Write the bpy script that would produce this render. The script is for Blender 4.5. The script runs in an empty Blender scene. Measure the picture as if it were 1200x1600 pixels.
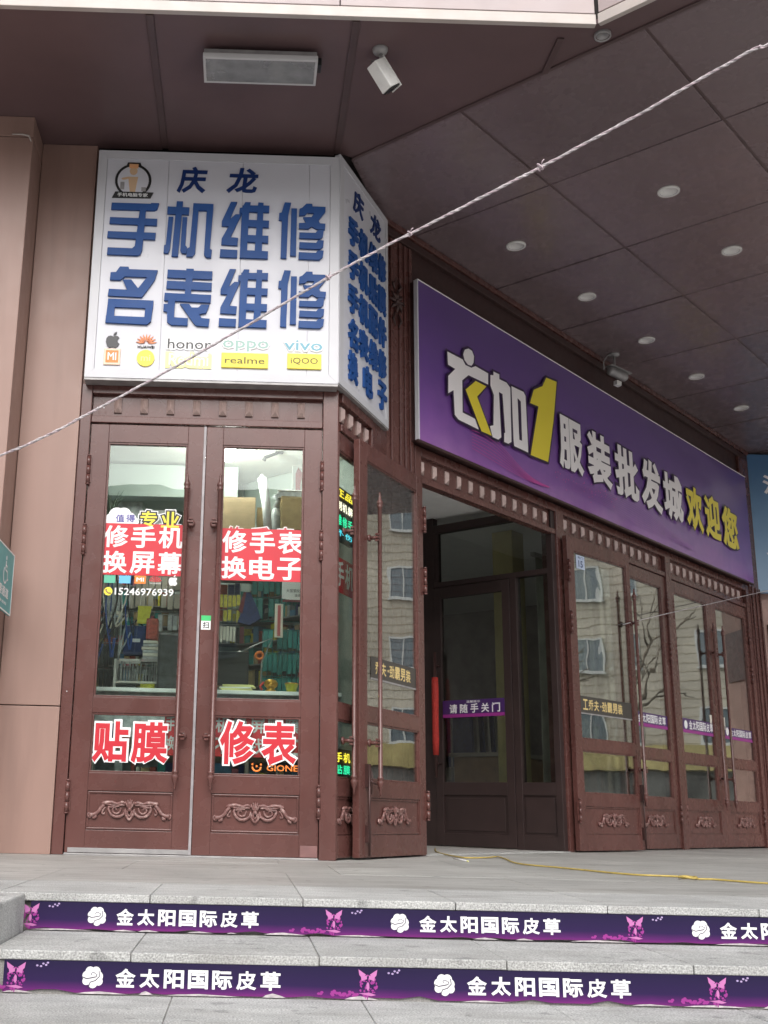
import bpy, bmesh, math, random
from math import sin, cos, pi, radians
from mathutils import Vector, Matrix, Euler
from mathutils.geometry import tessellate_polygon

scene = bpy.context.scene
COL = scene.collection
rnd = random.Random(7)

# ------------------------------------------------------------------ camera
PITCH, ROLL, YAW = 0.2561, 0.0239, -0.0126
cam_d = bpy.data.cameras.new('camera')
cam = bpy.data.objects.new('camera', cam_d)
COL.objects.link(cam)
cam_d.sensor_fit = 'VERTICAL'
cam_d.sensor_height = 36.0
cam_d.sensor_width = 36.0
cam_d.lens = 1771.7 / 1600 * 36
cam_d.shift_x = (600 - 412.15) / 1600
cam_d.clip_start = 0.05
cam_d.clip_end = 600


def cam_axes():
    c, s = cos(PITCH), sin(PITCH)
    right, fwd, up = Vector((1, 0, 0)), Vector((0, c, s)), Vector((0, -s, c))
    cr, sr = cos(ROLL), sin(ROLL)
    x = cr * right + sr * up
    u = -sr * right + cr * up
    rz = Matrix.Rotation(YAW, 3, 'Z')
    return rz @ x, rz @ u, rz @ fwd


ax, au, af = cam_axes()
M = Matrix.Identity(4)
for i in range(3):
    M[i][0], M[i][1], M[i][2] = ax[i], au[i], -af[i]
M.translation = Vector((0, 0, 0.28))
cam.matrix_world = M
scene.camera = cam

# ------------------------------------------------------------------ sky and sun (overcast)
SUN_EL, SUN_AZ = radians(42), radians(181)
world = bpy.data.worlds.new('World')
scene.world = world
world.use_nodes = True
nt = world.node_tree
bg = nt.nodes['Background']
sky = nt.nodes.new('ShaderNodeTexSky')
sky.sky_type = 'NISHITA'
sky.sun_disc = False
sky.sun_elevation = SUN_EL
sky.sun_rotation = SUN_AZ
sky.air_density = 1.0
sky.dust_density = 4.0
sky.ozone_density = 1.0
hs = nt.nodes.new('ShaderNodeHueSaturation')
hs.inputs['Saturation'].default_value = 0.30
nt.links.new(sky.outputs[0], hs.inputs['Color'])
nt.links.new(hs.outputs[0], bg.inputs['Color'])
bg.inputs['Strength'].default_value = 0.15

sun_d = bpy.data.lights.new('sun', 'SUN')
sun_d.energy = 0.72
sun_d.angle = radians(45)
sun_d.color = (1.0, 0.97, 0.94)
sun = bpy.data.objects.new('sun', sun_d)
COL.objects.link(sun)
# light comes from behind the camera, a little to the left
sd = Vector((sin(SUN_AZ) * cos(SUN_EL), cos(SUN_AZ) * cos(SUN_EL), sin(SUN_EL)))
sun.rotation_euler = sd.to_track_quat('Z', 'Y').to_euler()
sun.location = sd * 40

scene.view_settings.view_transform = 'Standard'
scene.view_settings.look = 'None'
scene.view_settings.gamma = 1.0
scene.view_settings.exposure = 0.75
scene.view_settings.use_curve_mapping = False

# ------------------------------------------------------------------ materials
MATS = {}


def mat(name, col, rough=0.5, metal=0.0, var=0.0, vscale=6.0, stretch=(1, 1, 1), bump=0.0, bscale=120.0,
        speck=0.0, sscale=400.0, emit=0.0, spec=0.5, rand=0.0, dirt=0.0, dscale=2.5, dcol=None, coat=0.0, spots=0.0, spscale=16.0):
    if name in MATS:
        return MATS[name]
    m = bpy.data.materials.new(name)
    m.use_nodes = True
    t = m.node_tree
    b = t.nodes['Principled BSDF']
    b.inputs['Roughness'].default_value = rough
    b.inputs['Metallic'].default_value = metal
    b.inputs['Specular IOR Level'].default_value = spec
    if coat:
        b.inputs['Coat Weight'].default_value = coat
        b.inputs['Coat Roughness'].default_value = 0.12
    tc = t.nodes.new('ShaderNodeTexCoord')
    geo = t.nodes.new('ShaderNodeNewGeometry')
    rgb = t.nodes.new('ShaderNodeRGB')
    rgb.outputs[0].default_value = (*col, 1)
    out = rgb.outputs[0]

    def noise(scale, detail=4, st=(1, 1, 1)):
        mp = t.nodes.new('ShaderNodeMapping')
        mp.inputs['Scale'].default_value = st
        t.links.new(geo.outputs['Position'], mp.inputs['Vector'])
        n = t.nodes.new('ShaderNodeTexNoise')
        n.inputs['Scale'].default_value = scale
        n.inputs['Detail'].default_value = detail
        t.links.new(mp.outputs[0], n.inputs['Vector'])
        return n.outputs['Fac']

    def scaled(color, fac, lo, hi, a=0.3, b_=0.7):
        mr = t.nodes.new('ShaderNodeMapRange')
        mr.inputs['From Min'].default_value = a
        mr.inputs['From Max'].default_value = b_
        mr.inputs['To Min'].default_value = lo
        mr.inputs['To Max'].default_value = hi
        t.links.new(fac, mr.inputs['Value'])
        vm = t.nodes.new('ShaderNodeVectorMath')
        vm.operation = 'SCALE'
        t.links.new(color, vm.inputs[0])
        t.links.new(mr.outputs[0], vm.inputs['Scale'])
        return vm.outputs[0]
    if var:
        out = scaled(out, noise(vscale, 5, stretch), 1 - var, 1 + var)
    if speck:
        out = scaled(out, noise(sscale, 2), 1 - speck, 1 + speck)
    if rand:
        oi = t.nodes.new('ShaderNodeObjectInfo')
        out = scaled(out, oi.outputs['Random'], 1 - rand, 1 + rand, 0, 1)
    if dirt:
        mr = t.nodes.new('ShaderNodeMapRange')
        mr.inputs['From Min'].default_value = 0.52
        mr.inputs['From Max'].default_value = 0.75
        t.links.new(noise(dscale, 8, stretch), mr.inputs['Value'])
        mul = t.nodes.new('ShaderNodeMath')
        mul.operation = 'MULTIPLY'
        mul.inputs[1].default_value = dirt
        t.links.new(mr.outputs[0], mul.inputs[0])
        mx = t.nodes.new('ShaderNodeMix')
        mx.data_type = 'RGBA'
        t.links.new(mul.outputs[0], mx.inputs['Factor'])
        t.links.new(out, mx.inputs[6])
        mx.inputs[7].default_value = (*(dcol or tuple(c * 0.5 for c in col)), 1)
        out = mx.outputs[2]
    if spots:
        out = scaled(out, noise(spscale, 2), 1, 1 - spots, .66, .70)
        out = scaled(out, noise(1.3, 6), 1.06, .86, .35, .65)
    t.links.new(out, b.inputs['Base Color'])
    if var or dirt:
        mr = t.nodes.new('ShaderNodeMapRange')
        mr.inputs['To Min'].default_value = max(0.03, rough - 0.12)
        mr.inputs['To Max'].default_value = min(1, rough + 0.12)
        t.links.new(noise(9, 6), mr.inputs['Value'])
        t.links.new(mr.outputs[0], b.inputs['Roughness'])
    if bump:
        bp = t.nodes.new('ShaderNodeBump')
        bp.inputs['Strength'].default_value = bump
        bp.inputs['Distance'].default_value = 0.01
        t.links.new(noise(bscale, 4, stretch), bp.inputs['Height'])
        t.links.new(bp.outputs[0], b.inputs['Normal'])
    if emit:
        b.inputs['Emission Color'].default_value = (*col, 1)
        b.inputs['Emission Strength'].default_value = emit
    MATS[name] = m
    return m


def glass(name, tint, refl, extra=0.0):
    m = bpy.data.materials.new(name)
    m.use_nodes = True
    t = m.node_tree
    t.nodes.remove(t.nodes['Principled BSDF'])
    o = t.nodes['Material Output']
    tr = t.nodes.new('ShaderNodeBsdfTransparent')
    tr.inputs[0].default_value = (*tint, 1)
    gl = t.nodes.new('ShaderNodeBsdfGlossy')
    gl.inputs['Roughness'].default_value = 0.0
    gl.inputs['Color'].default_value = (0.95, 0.97, 0.96, 1)
    fc = t.nodes.new('ShaderNodeLayerWeight')      # 1 - |cos|, the same on both faces of the thin pane
    fc.inputs['Blend'].default_value = 0.5
    lw = t.nodes.new('ShaderNodeMath')
    lw.operation = 'POWER'
    lw.inputs[1].default_value = 5.0
    t.links.new(fc.outputs['Facing'], lw.inputs[0])
    # slightly wavy panes
    tc = t.nodes.new('ShaderNodeNewGeometry')
    n = t.nodes.new('ShaderNodeTexNoise')
    n.inputs['Scale'].default_value = 3.0
    n.inputs['Detail'].default_value = 1.0
    t.links.new(tc.outputs['Position'], n.inputs['Vector'])
    bp = t.nodes.new('ShaderNodeBump')
    bp.inputs['Strength'].default_value = 0.07
    bp.inputs['Distance'].default_value = 0.01
    t.links.new(n.outputs['Fac'], bp.inputs['Height'])
    t.links.new(bp.outputs[0], gl.inputs['Normal'])
    mr = t.nodes.new('ShaderNodeMapRange')
    mr.inputs['To Min'].default_value = refl
    mr.inputs['To Max'].default_value = 1.0
    t.links.new(lw.outputs[0], mr.inputs['Value'])
    mx = t.nodes.new('ShaderNodeMixShader')
    t.links.new(mr.outputs[0], mx.inputs[0])
    t.links.new(tr.outputs[0], mx.inputs[1])
    t.links.new(gl.outputs[0], mx.inputs[2])
    t.links.new(mx.outputs[0], o.inputs['Surface'])
    MATS[name] = m
    return m


def ramp_colour(name, stops, axis='Z', rough=0.35, noise_amt=0.0, spec=0.5, coat=0.0):
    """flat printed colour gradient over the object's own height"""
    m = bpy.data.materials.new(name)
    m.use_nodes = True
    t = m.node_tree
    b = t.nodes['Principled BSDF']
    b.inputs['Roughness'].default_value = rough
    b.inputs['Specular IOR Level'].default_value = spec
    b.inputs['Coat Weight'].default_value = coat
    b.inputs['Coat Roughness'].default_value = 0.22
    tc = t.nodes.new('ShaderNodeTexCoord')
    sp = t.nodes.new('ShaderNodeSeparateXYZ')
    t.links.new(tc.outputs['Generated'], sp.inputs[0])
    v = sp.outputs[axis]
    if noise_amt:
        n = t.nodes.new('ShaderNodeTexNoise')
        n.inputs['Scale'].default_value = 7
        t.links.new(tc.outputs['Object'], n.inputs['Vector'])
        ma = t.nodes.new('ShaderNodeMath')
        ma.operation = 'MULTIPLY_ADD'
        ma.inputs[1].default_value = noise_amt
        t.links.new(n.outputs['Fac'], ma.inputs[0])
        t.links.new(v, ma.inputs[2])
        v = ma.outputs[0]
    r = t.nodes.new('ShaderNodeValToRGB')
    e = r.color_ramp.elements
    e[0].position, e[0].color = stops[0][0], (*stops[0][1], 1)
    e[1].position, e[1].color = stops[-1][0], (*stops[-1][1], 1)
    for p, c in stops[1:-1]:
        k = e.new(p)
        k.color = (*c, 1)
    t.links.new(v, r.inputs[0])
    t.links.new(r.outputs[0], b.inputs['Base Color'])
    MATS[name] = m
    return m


BROWN = mat('brown_door_lacquer', (0.108, 0.044, 0.038), 0.27, var=0.16, vscale=3, stretch=(1, 1, .35), bump=0.03, bscale=60,
            dirt=0.14, dscale=14, dcol=(0.15, 0.078, 0.069))
BROWN_WORN = mat('worn_brown_carving', (0.17, 0.080, 0.072), 0.36, var=0.25, vscale=60, dirt=0.85, dscale=38, dcol=(0.48, 0.33, 0.30))
STUDM = mat('polished_stud', (0.34, 0.245, 0.222), 0.34, metal=0.2, var=0.12, vscale=30)
BROWN_DARK = mat('dark_brown_metal', (0.055, 0.026, 0.024), 0.38, metal=0.2, var=0.2, vscale=20)
DARKDOOR = mat('inner_door_brown', (0.034, 0.020, 0.019), 0.45, var=0.15)
CLAD = mat('brown_aluminium_cladding', (0.29, 0.182, 0.150), 0.45, var=0.10, vscale=1.5, stretch=(3, 3, .4), dirt=0.6, dscale=1.9,
           dcol=(0.20, 0.125, 0.105), bump=0.02, bscale=8)
SOFFIT = mat('brown_soffit_panel', (0.118, 0.072, 0.074), 0.42, var=0.13, vscale=1.3, dirt=0.25, dscale=1.5, dcol=(0.085, 0.058, 0.058))
SOFFIT_TRIM = mat('brown_soffit_trim', (0.085, 0.052, 0.052), 0.4, var=0.12, vscale=8)
GAP = mat('dark_joint', (0.02, 0.015, 0.015), 0.8)
FASCIA = mat('beige_fascia_panel', (0.38, 0.315, 0.315), 0.45, var=0.06, vscale=3, dirt=0.3, dscale=4, dcol=(0.4, 0.3, 0.27))
FASCIA_STRIP = mat('pale_fascia_strip', (0.45, 0.40, 0.37), 0.4, var=0.08, vscale=5, dirt=0.35, dscale=6, dcol=(0.42, 0.33, 0.27))
GRANITE = mat('grey_granite', (0.41, 0.412, 0.40), 0.68, var=0.14, vscale=9, speck=0.45, sscale=190, rand=0.05, bump=0.25, bscale=220,
              dirt=0.55, dscale=4.0, stretch=(.7, 1.6, 1), dcol=(0.25, 0.24, 0.225), spots=.30, spscale=11)
GRANITE_POL = mat('worn_granite', (0.345, 0.342, 0.325), 0.5, var=0.16, vscale=5, stretch=(.5, 3.2, 1), speck=0.22, sscale=170, rand=0.05,
                  bump=0.08, bscale=200, dirt=0.8, dscale=2.2, dcol=(0.205, 0.195, 0.175), spots=.35, spscale=13)
STONE_RISER = mat('stone_riser', (0.26, 0.25, 0.24), 0.7, speck=0.25, sscale=250, var=.1)
WHITE_ALU = mat('white_sign_aluminium', (0.56, 0.56, 0.59), 0.35, var=0.03, vscale=5)
WHITE_FACE = mat('white_sign_face', (0.60, 0.60, 0.65), 0.32, var=0.02, vscale=3, dirt=.06, dscale=2, dcol=(.5, .5, .53))
BLUE = mat('blue_sign_letter', (0.014, 0.068, 0.245), 0.45, var=0.04, spec=.25)
NAVY = mat('navy_letter', (0.010, 0.032, 0.14), 0.45, spec=.25)
NAVYSIDE = mat('blue_letter_side', (0.03, 0.09, 0.27), 0.4)
WHITE = mat('white_print', (0.82, 0.82, 0.82), 0.4)
WHITE_P = mat('white_plastic', (0.78, 0.77, 0.74), 0.4, dirt=.2, dscale=20)
BLACK = mat('black_plastic', (0.015, 0.015, 0.016), 0.4)
RED = mat('red_vinyl', (0.53, 0.020, 0.034), 0.4, var=0.05, vscale=4)
REDTXT = mat('red_letter_vinyl', (0.52, 0.018, 0.032), 0.4)
ORANGE = mat('orange_logo', (0.85, 0.22, 0.03), 0.4)
YELLOW = mat('yellow_logo', (0.85, 0.70, 0.06), 0.4)
SIGNYEL = mat('yellow_sign_print', (0.80, 0.66, 0.05), 0.35)
SIGNWHITE = mat('white_sign_print', (0.86, 0.82, 0.82), 0.35)
OLIVE = mat('dark_olive_print', (0.10, 0.09, 0.02), 0.5)
GREENL = mat('green_logo', (0.10, 0.42, 0.28), 0.4)
SKYBLUE = mat('sky_blue_logo', (0.13, 0.45, 0.85), 0.4)
TEALSIGN = mat('teal_sign_face', (0.05, 0.33, 0.34), 0.35, var=0.06)
PURPLE = ramp_colour('purple_flex_banner', [(0.0, (0.33, 0.125, 0.41)), (0.30, (0.20, 0.075, 0.33)), (0.6, (0.12, 0.048, 0.25)), (1.0, (0.10, 0.046, 0.21))],
                    'Z', 0.32, 0.25, 0.5, 0.5)  # violet print fade; part of its lighter foot is light put into the colour
PURPLE_DARK = mat('dark_purple_outline', (0.03, 0.012, 0.05), 0.4)
PINKLINE = mat('pink_wave_print', (0.52, 0.06, 0.30), 0.4)
VIOLINE = mat('violet_wave_print', (0.30, 0.11, 0.40), 0.4)
RISER_P = ramp_colour('riser_banner_print', [(0.0, (0.20, 0.020, 0.17)), (0.20, (0.085, 0.014, 0.115)), (0.42, (0.024, 0.011, 0.062)), (1.0, (0.016, 0.010, 0.045))], 'Z', 0.6, 0.12, 0.2)
MAGENTA = mat('magenta_print', (0.30, 0.03, 0.24), 0.4)
PINKP = mat('pale_pink_print', (0.52, 0.17, 0.42), 0.4)
BLUESIGN = ramp_colour('blue_sign_print', [(0.0, (0.30, 0.45, 0.62)), (0.5, (0.14, 0.28, 0.46)), (1.0, (0.06, 0.15, 0.29))], 'Z', 0.35, .15)
ALU = mat('brushed_aluminium', (0.55, 0.54, 0.55), 0.32, metal=0.85, var=.1, vscale=12)
GREYMET = mat('grey_metal', (0.32, 0.31, 0.31), 0.45, metal=0.3, var=.15, vscale=14)
LENSGREY = mat('frosted_lamp_cover', (0.24, 0.24, 0.235), 0.25, var=0.22, vscale=8, dirt=.4, dscale=9)
LAMPWHITE = mat('white_lamp_diffuser', (0.80, 0.75, 0.72), 0.5)
ROPE = mat('white_rope', (0.48, 0.44, 0.45), 0.8, var=0.35, vscale=60)
ROPE2 = mat('pink_rope', (0.46, 0.37, 0.40), 0.8, var=0.4, vscale=60)
YCABLE = mat('yellow_cable', (0.44, 0.33, 0.085), 0.5, var=.15, vscale=30)
PLASTER = mat('white_plaster', (0.84, 0.85, 0.84), 0.8, var=.05)
SHOPWALL = mat('pale_shop_wall', (0.42, 0.48, 0.45), 0.7, var=.08, vscale=2)
DARKWALL = mat('dark_interior_wall', (0.34, 0.31, 0.29), 0.7, var=.2)
BEIGEWALL = mat('beige_interior_wall', (0.44, 0.40, 0.34), 0.7, var=.15)
CARD = mat('cardboard', (0.36, 0.26, 0.15), 0.75, var=.12, vscale=12)
KRAFT = mat('kraft_paper', (0.50, 0.37, 0.19), 0.75, var=.15, vscale=18)
CREAM = mat('cream_paper', (0.68, 0.64, 0.56), 0.7)
TEAL = mat('teal_packet', (0.03, 0.26, 0.24), 0.35, rand=.3)
TEALD = mat('dark_teal_wire', (0.05, 0.30, 0.28), 0.4)
YPACK = mat('yellow_packet', (0.55, 0.48, 0.05), 0.35, var=.3, vscale=50)
NAVYC = mat('navy_cloth', (0.02, 0.035, 0.13), 0.6, var=.3, vscale=30)
GREYP = mat('grey_packet', (0.40, 0.42, 0.43), 0.35, var=.35, vscale=25)
DGREY = mat('dark_grey_goods', (0.06, 0.065, 0.07), 0.4, var=.5, vscale=20)
REDBOX = mat('red_brown_box', (0.33, 0.06, 0.04), 0.5, var=.3, vscale=40)
YGREEN = mat('yellow_green_plastic', (0.48, 0.48, 0.03), 0.45, var=.2, vscale=25)
PYELLOW = mat('pale_yellow_paper', (0.72, 0.70, 0.30), 0.7)
GOLD = mat('gold_ornament', (0.62, 0.34, 0.05), 0.3, metal=.7)
WOODY = mat('wood_counter', (0.30, 0.18, 0.09), 0.5, var=.2, vscale=10)
YPILLAR = mat('yellow_painted_pillar', (0.52, 0.45, 0.18), 0.6, var=.1)
REDCLOTH = mat('red_cloth_wrap', (0.40, 0.028, 0.02), 0.75, var=.2, vscale=40)
DECALBLACK = mat('dark_grey_decal', (0.055, 0.05, 0.045), 0.35)
GOLDTXT = mat('gold_print', (0.68, 0.52, 0.22), 0.4)
DECALPURPLE = mat('purple_decal', (0.06, 0.02, 0.12), 0.35)
PINKWALL = mat('pinkish_cladding', (0.40, 0.24, 0.20), 0.45, var=.1)
ASPHALT = mat('street_paving', (0.30, 0.29, 0.28), 0.85, var=.15, vscale=2)
BEIGEBRICK = mat('beige_brick_render', (0.43, 0.395, 0.33), 0.85, var=0.2, vscale=.5, dirt=.5, dscale=.6, dcol=(.30, .27, .22))
PANEDARK = mat('far_window_pane', (0.14, 0.17, 0.19), 0.06, spec=.8)
FRAMEW = mat('pale_window_frame', (0.50, 0.51, 0.50), 0.5)
YBAND = mat('yellow_shop_band', (0.36, 0.30, 0.13), 0.6, var=0.4, vscale=.8)
SHOPDARK = mat('dark_shopfront', (0.11, 0.11, 0.105), 0.3, var=0.6, vscale=.7)
BARK = mat('grey_bark', (0.16, 0.13, 0.10), 0.9, var=.3, vscale=20)
BULB = mat('glowing_bulb', (1.0, 0.97, 0.90), emit=130)
FILL_TUBE = mat('fill_tube_glow', (0.95, 1.0, 0.97), emit=13)  # glow of the added fill tube in the shop
LED_Y = mat('yellow_led', (1.0, 0.75, 0.06), emit=1.3)
LED_W = mat('white_led', (1.0, 0.86, 0.68), emit=1.6)
LED_G = mat('green_led', (0.03, 0.85, 0.42), emit=1.0)
LED_R = mat('orange_led', (1.0, 0.28, 0.06), emit=2.0)
LED_B = mat('blue_led', (0.1, 0.75, 0.95), emit=.9)
SHOPGLASS = glass('shop_door_glass', (0.86, 0.92, 0.89), 0.06)
MALLGLASS = glass('mall_door_glass', (0.80, 0.83, 0.80), 0.27)
DARKGLASS = glass('inner_door_glass', (0.74, 0.76, 0.74), 0.07)


# ------------------------------------------------------------------ mesh helpers
class MB:
    def __init__(self):
        self.v, self.f, self.s = [], [], []

    def add(self, vs, fs, smooth=False):
        o = len(self.v)
        self.v += [tuple(p) for p in vs]
        self.f += [tuple(i + o for i in f) for f in fs]
        self.s += [smooth] * len(fs)
        return self

    def box(self, x0, x1, y0, y1, z0, z1):
        return self.add([(x0, y0, z0), (x1, y0, z0), (x1, y1, z0), (x0, y1, z0), (x0, y0, z1), (x1, y0, z1), (x1, y1, z1), (x0, y1, z1)],
                        [(0, 3, 2, 1), (4, 5, 6, 7), (0, 1, 5, 4), (1, 2, 6, 5), (2, 3, 7, 6), (3, 0, 4, 7)])

    def poly(self, pts, y0, y1=None):
        """polygon in XZ (list of (x,z)), front at y0; extruded back to y1 when given"""
        a = sum(p[0] * q[1] - q[0] * p[1] for p, q in zip(pts, pts[1:] + pts[:1]))
        if a < 0:
            pts = pts[::-1]
        n = len(pts)
        tris = tessellate_polygon([[Vector((x, z, 0)) for x, z in pts]])
        fs = []
        for t in tris:
            p = [pts[i] for i in t]
            ar = (p[1][0] - p[0][0]) * (p[2][1] - p[0][1]) - (p[2][0] - p[0][0]) * (p[1][1] - p[0][1])
            fs.append(tuple(t) if ar > 0 else tuple(t)[::-1])
        self.add([(x, y0, z) for x, z in pts], fs)
        if y1 is not None:
            vs = [(x, y0, z) for x, z in pts] + [(x, y1, z) for x, z in pts]
            self.add(vs, [(i, i + n, (i + 1) % n + n, (i + 1) % n) for i in range(n)])
        return self

    def disc(self, cx, cz, rx, rz, y0, y1=None, n=20, a0=0.0, a1=2 * pi):
        return self.poly([(cx + rx * cos(a0 + (a1 - a0) * i / n), cz + rz * sin(a0 + (a1 - a0) * i / n)) for i in range(n)], y0, y1)

    def prism(self, pts, z0, z1):
        """polygon in XY extruded in z"""
        a = sum(p[0] * q[1] - q[0] * p[1] for p, q in zip(pts, pts[1:] + pts[:1]))
        if a < 0:
            pts = pts[::-1]
        n = len(pts)
        vs = [(x, y, z0) for x, y in pts] + [(x, y, z1) for x, y in pts]
        return self.add(vs, [tuple(range(n))[::-1], tuple(range(n, 2 * n))] + [(i, (i + 1) % n, (i + 1) % n + n, i + n) for i in range(n)])

    def tube(self, pts, r, n=8, ysc=1.0, cap=True):
        pts = [Vector(p) for p in pts]
        rs = r if isinstance(r, (list, tuple)) else [r] * len(pts)
        rings, up = [], None
        for i, p in enumerate(pts):
            d = (pts[min(i + 1, len(pts) - 1)] - pts[max(i - 1, 0)])
            d = d.normalized() if d.length > 1e-9 else Vector((0, 0, 1))
            if up is None:
                up = Vector((0, 1, 0)) if abs(d.y) < 0.9 else Vector((1, 0, 0))
            s = d.cross(up)
            s = s.normalized() if s.length > 1e-6 else Vector((1, 0, 0))
            up = s.cross(d).normalized()
            ring = []
            for k in range(n):
                o = (s * cos(2 * pi * k / n) + up * sin(2 * pi * k / n)) * rs[i]
                o.y *= ysc
                ring.append(p + o)
            rings.append(ring)
        vs = [q for ring in rings for q in ring]
        fs = []
        for i in range(len(pts) - 1):
            for k in range(n):
                a, b = i * n + k, i * n + (k + 1) % n
                fs.append((a, a + n, b + n, b))
        if cap:
            fs.append(tuple(range(n)))
            fs.append(tuple(range((len(pts) - 1) * n, len(pts) * n))[::-1])
        return self.add(vs, fs, True)

    def lathe(self, prof, c=(0, 0, 0), n=14, axis='Z'):
        """prof: list of (r, h)"""
        vs, fs = [], []
        for r, h in prof:
            for k in range(n):
                x, y = r * cos(2 * pi * k / n), r * sin(2 * pi * k / n)
                p = {'Z': (x, y, h), 'Y': (x, -h, y), 'X': (h, x, y)}[axis]
                vs.append((p[0] + c[0], p[1] + c[1], p[2] + c[2]))
        for i in range(len(prof) - 1):
            for k in range(n):
                a, b = i * n + k, i * n + (k + 1) % n
                fs.append((a, b, b + n, a + n))
        fs.append(tuple(range(n))[::-1])
        m0 = (len(prof) - 1) * n
        fs.append(tuple(range(m0, m0 + n)))
        return self.add(vs, fs, True)

    def ball(self, c, rx, ry, rz, n=10, m=6):
        vs, fs = [], []
        for i in range(m + 1):
            a = pi * i / m - pi / 2
            for k in range(n):
                vs.append((c[0] + rx * cos(a) * cos(2 * pi * k / n), c[1] + ry * cos(a) * sin(2 * pi * k / n), c[2] + rz * sin(a)))
        for i in range(m):
            for k in range(n):
                a, b = i * n + k, i * n + (k + 1) % n
                fs.append((a, b, b + n, a + n))
        return self.add(vs, fs, True)

    def mesh(self, name, m):
        me = bpy.data.meshes.new(name)
        me.from_pydata(self.v, [], self.f)
        me.polygons.foreach_set('use_smooth', self.s)
        mm = m if isinstance(m, (list, tuple)) else [m]
        for x in mm:
            me.materials.append(x)
        me.update()
        return me


class Frame:
    """a local frame of a thing: parts go straight under the thing, placed through the frame"""
    def __init__(self, owner, loc, rz=0.0):
        self.owner = owner
        self.m = Matrix.Translation(loc) @ Matrix.Rotation(rz, 4, 'Z')


def link(name, me, parent=None, bevel=0.0, loc=None, rot=None):
    o = bpy.data.objects.new(name, me)
    COL.objects.link(o)
    if isinstance(parent, Frame):
        o.parent = parent.owner
        o.matrix_local = parent.m @ Matrix.LocRotScale(Vector(loc or (0, 0, 0)), Euler(rot or (0, 0, 0)), None)
    else:
        if parent:
            o.parent = parent
        if loc is not None:
            o.location = loc
        if rot is not None:
            o.rotation_euler = rot
    if bevel:
        b = o.modifiers.new('bevel', 'BEVEL')
        b.width = bevel
        b.segments = 2
        b.limit_method = 'ANGLE'
        b.angle_limit = radians(50)
        b.harden_normals = False
    return o


def part(name, mb, m, parent, bevel=0.0, loc=None, rot=None, kind=None, label=None):
    o = link(name, mb.mesh(name, m) if isinstance(mb, MB) else mb, parent, bevel, loc, rot)
    if kind:
        o['kind'] = kind
    if label:
        o['label'] = label
    return o


def tag(o, label, cat, group=None):
    o['label'] = label
    o['category'] = cat
    if group:
        o['group'] = group
    return o


def thing(name, label, cat, loc=(0, 0, 0), rz=0.0, group=None):
    o = bpy.data.objects.new(name, None)
    o.empty_display_size = 0.1
    COL.objects.link(o)
    o.location = loc
    o.rotation_euler = (0, 0, rz)
    return tag(o, label, cat, group)


def struct(name, mb=None, m=None, loc=(0, 0, 0), rz=0, bevel=0):
    if mb is None:
        o = bpy.data.objects.new(name, None)
        COL.objects.link(o)
    else:
        o = link(name, mb.mesh(name, m), None, bevel)
    o.location = loc
    o.rotation_euler = (0, 0, rz)
    o['kind'] = 'structure'
    return o


# ---- lettering: outlines of the built-in font, normalised to a unit box, facing -Y
_glyphs = {}


def glyph(txt, off=0.0, ext=0.0, res=2):
    k = (txt, off, ext, res)
    if k in _glyphs:
        return _glyphs[k]
    c = bpy.data.curves.new('text', 'FONT')
    c.body = txt
    c.size = 1.0
    c.bevel_depth = off
    c.bevel_resolution = 0
    c.extrude = ext
    c.resolution_u = res
    o = bpy.data.objects.new('text', c)
    me = bpy.data.meshes.new_from_object(o)
    vs = [tuple(v.co) for v in me.vertices]
    fs = [tuple(p.vertices) for p in me.polygons]
    bpy.data.objects.remove(o)
    bpy.data.curves.remove(c)
    bpy.data.meshes.remove(me)
    x0, x1 = min(v[0] for v in vs), max(v[0] for v in vs)
    y0, y1 = min(v[1] for v in vs), max(v[1] for v in vs)
    w, h = max(x1 - x0, 1e-6), max(y1 - y0, 1e-6)
    zm = max(v[2] for v in vs)
    zs = (2 * zm) if zm > 1e-6 else 1.0
    g = ([((v[0] - x0) / w, (v[1] - y0) / h, (zm - v[2]) / zs) for v in vs], fs, w / h)
    _glyphs[k] = g
    return g


def letters(mb, txt, x0, x1, z0, z1, y, off=0.0, depth=0.0, shear=0.0, res=2):
    """write txt fitted to the box, front face at y, facing -Y; depth extrudes backwards"""
    vs, fs, _ = glyph(txt, off, 0.5 if depth else 0.0, res)
    mb.add([(x0 + (x1 - x0) * (a + shear * (b - .5)), y + c * (depth or 0.0006), z0 + (z1 - z0) * b) for a, b, c in vs], fs)
    return mb


# ------------------------------------------------------------------ the plan
YL = 6.841                                    # repair-shop front, runs along X
AR = 0.757                                    # mall front runs 45 degrees off to the right
OR = Vector((1.22, 7.97, 0))
RZ = pi / 2 - AR
dR = Vector((sin(AR), cos(AR), 0))
nR = Vector((cos(AR), -sin(AR), 0))
AC = 0.4576                                   # chamfered bay between the two
C0 = Vector((0.548, YL, 0))
CZ = pi / 2 - AC
dC = Vector((sin(AC), cos(AC), 0))
nC = Vector((cos(AC), -sin(AC), 0))
ZC = 4.59                                     # soffit height


def Rw(u, y, z=0.0):
    """mall-front local (along, inward, up) to world"""
    return OR + dR * u - nR * y + Vector((0, 0, z))


# ------------------------------------------------------------------ ground, landing and steps
g = MB()
g.box(-90, 90, -90, 90, -1.1, -0.70)
struct('ground', g, ASPHALT)

landing = struct('landing', MB().prism([(-4, 3.92), (9, 3.92), (14, 14), (14, 18), (-4, 18)], -0.60, -0.005), STONE_RISER)
slab_me = MB().box(0.0015, 0.4955, 0, 0.0, 0, 0).mesh('paving_slab', GRANITE_POL)


def slab_mesh(w, d, t, m, name):
    return MB().box(0.0012, w - 0.0012, 0.0012, d - 0.0012, -t, 0).mesh(name, m)


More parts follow.
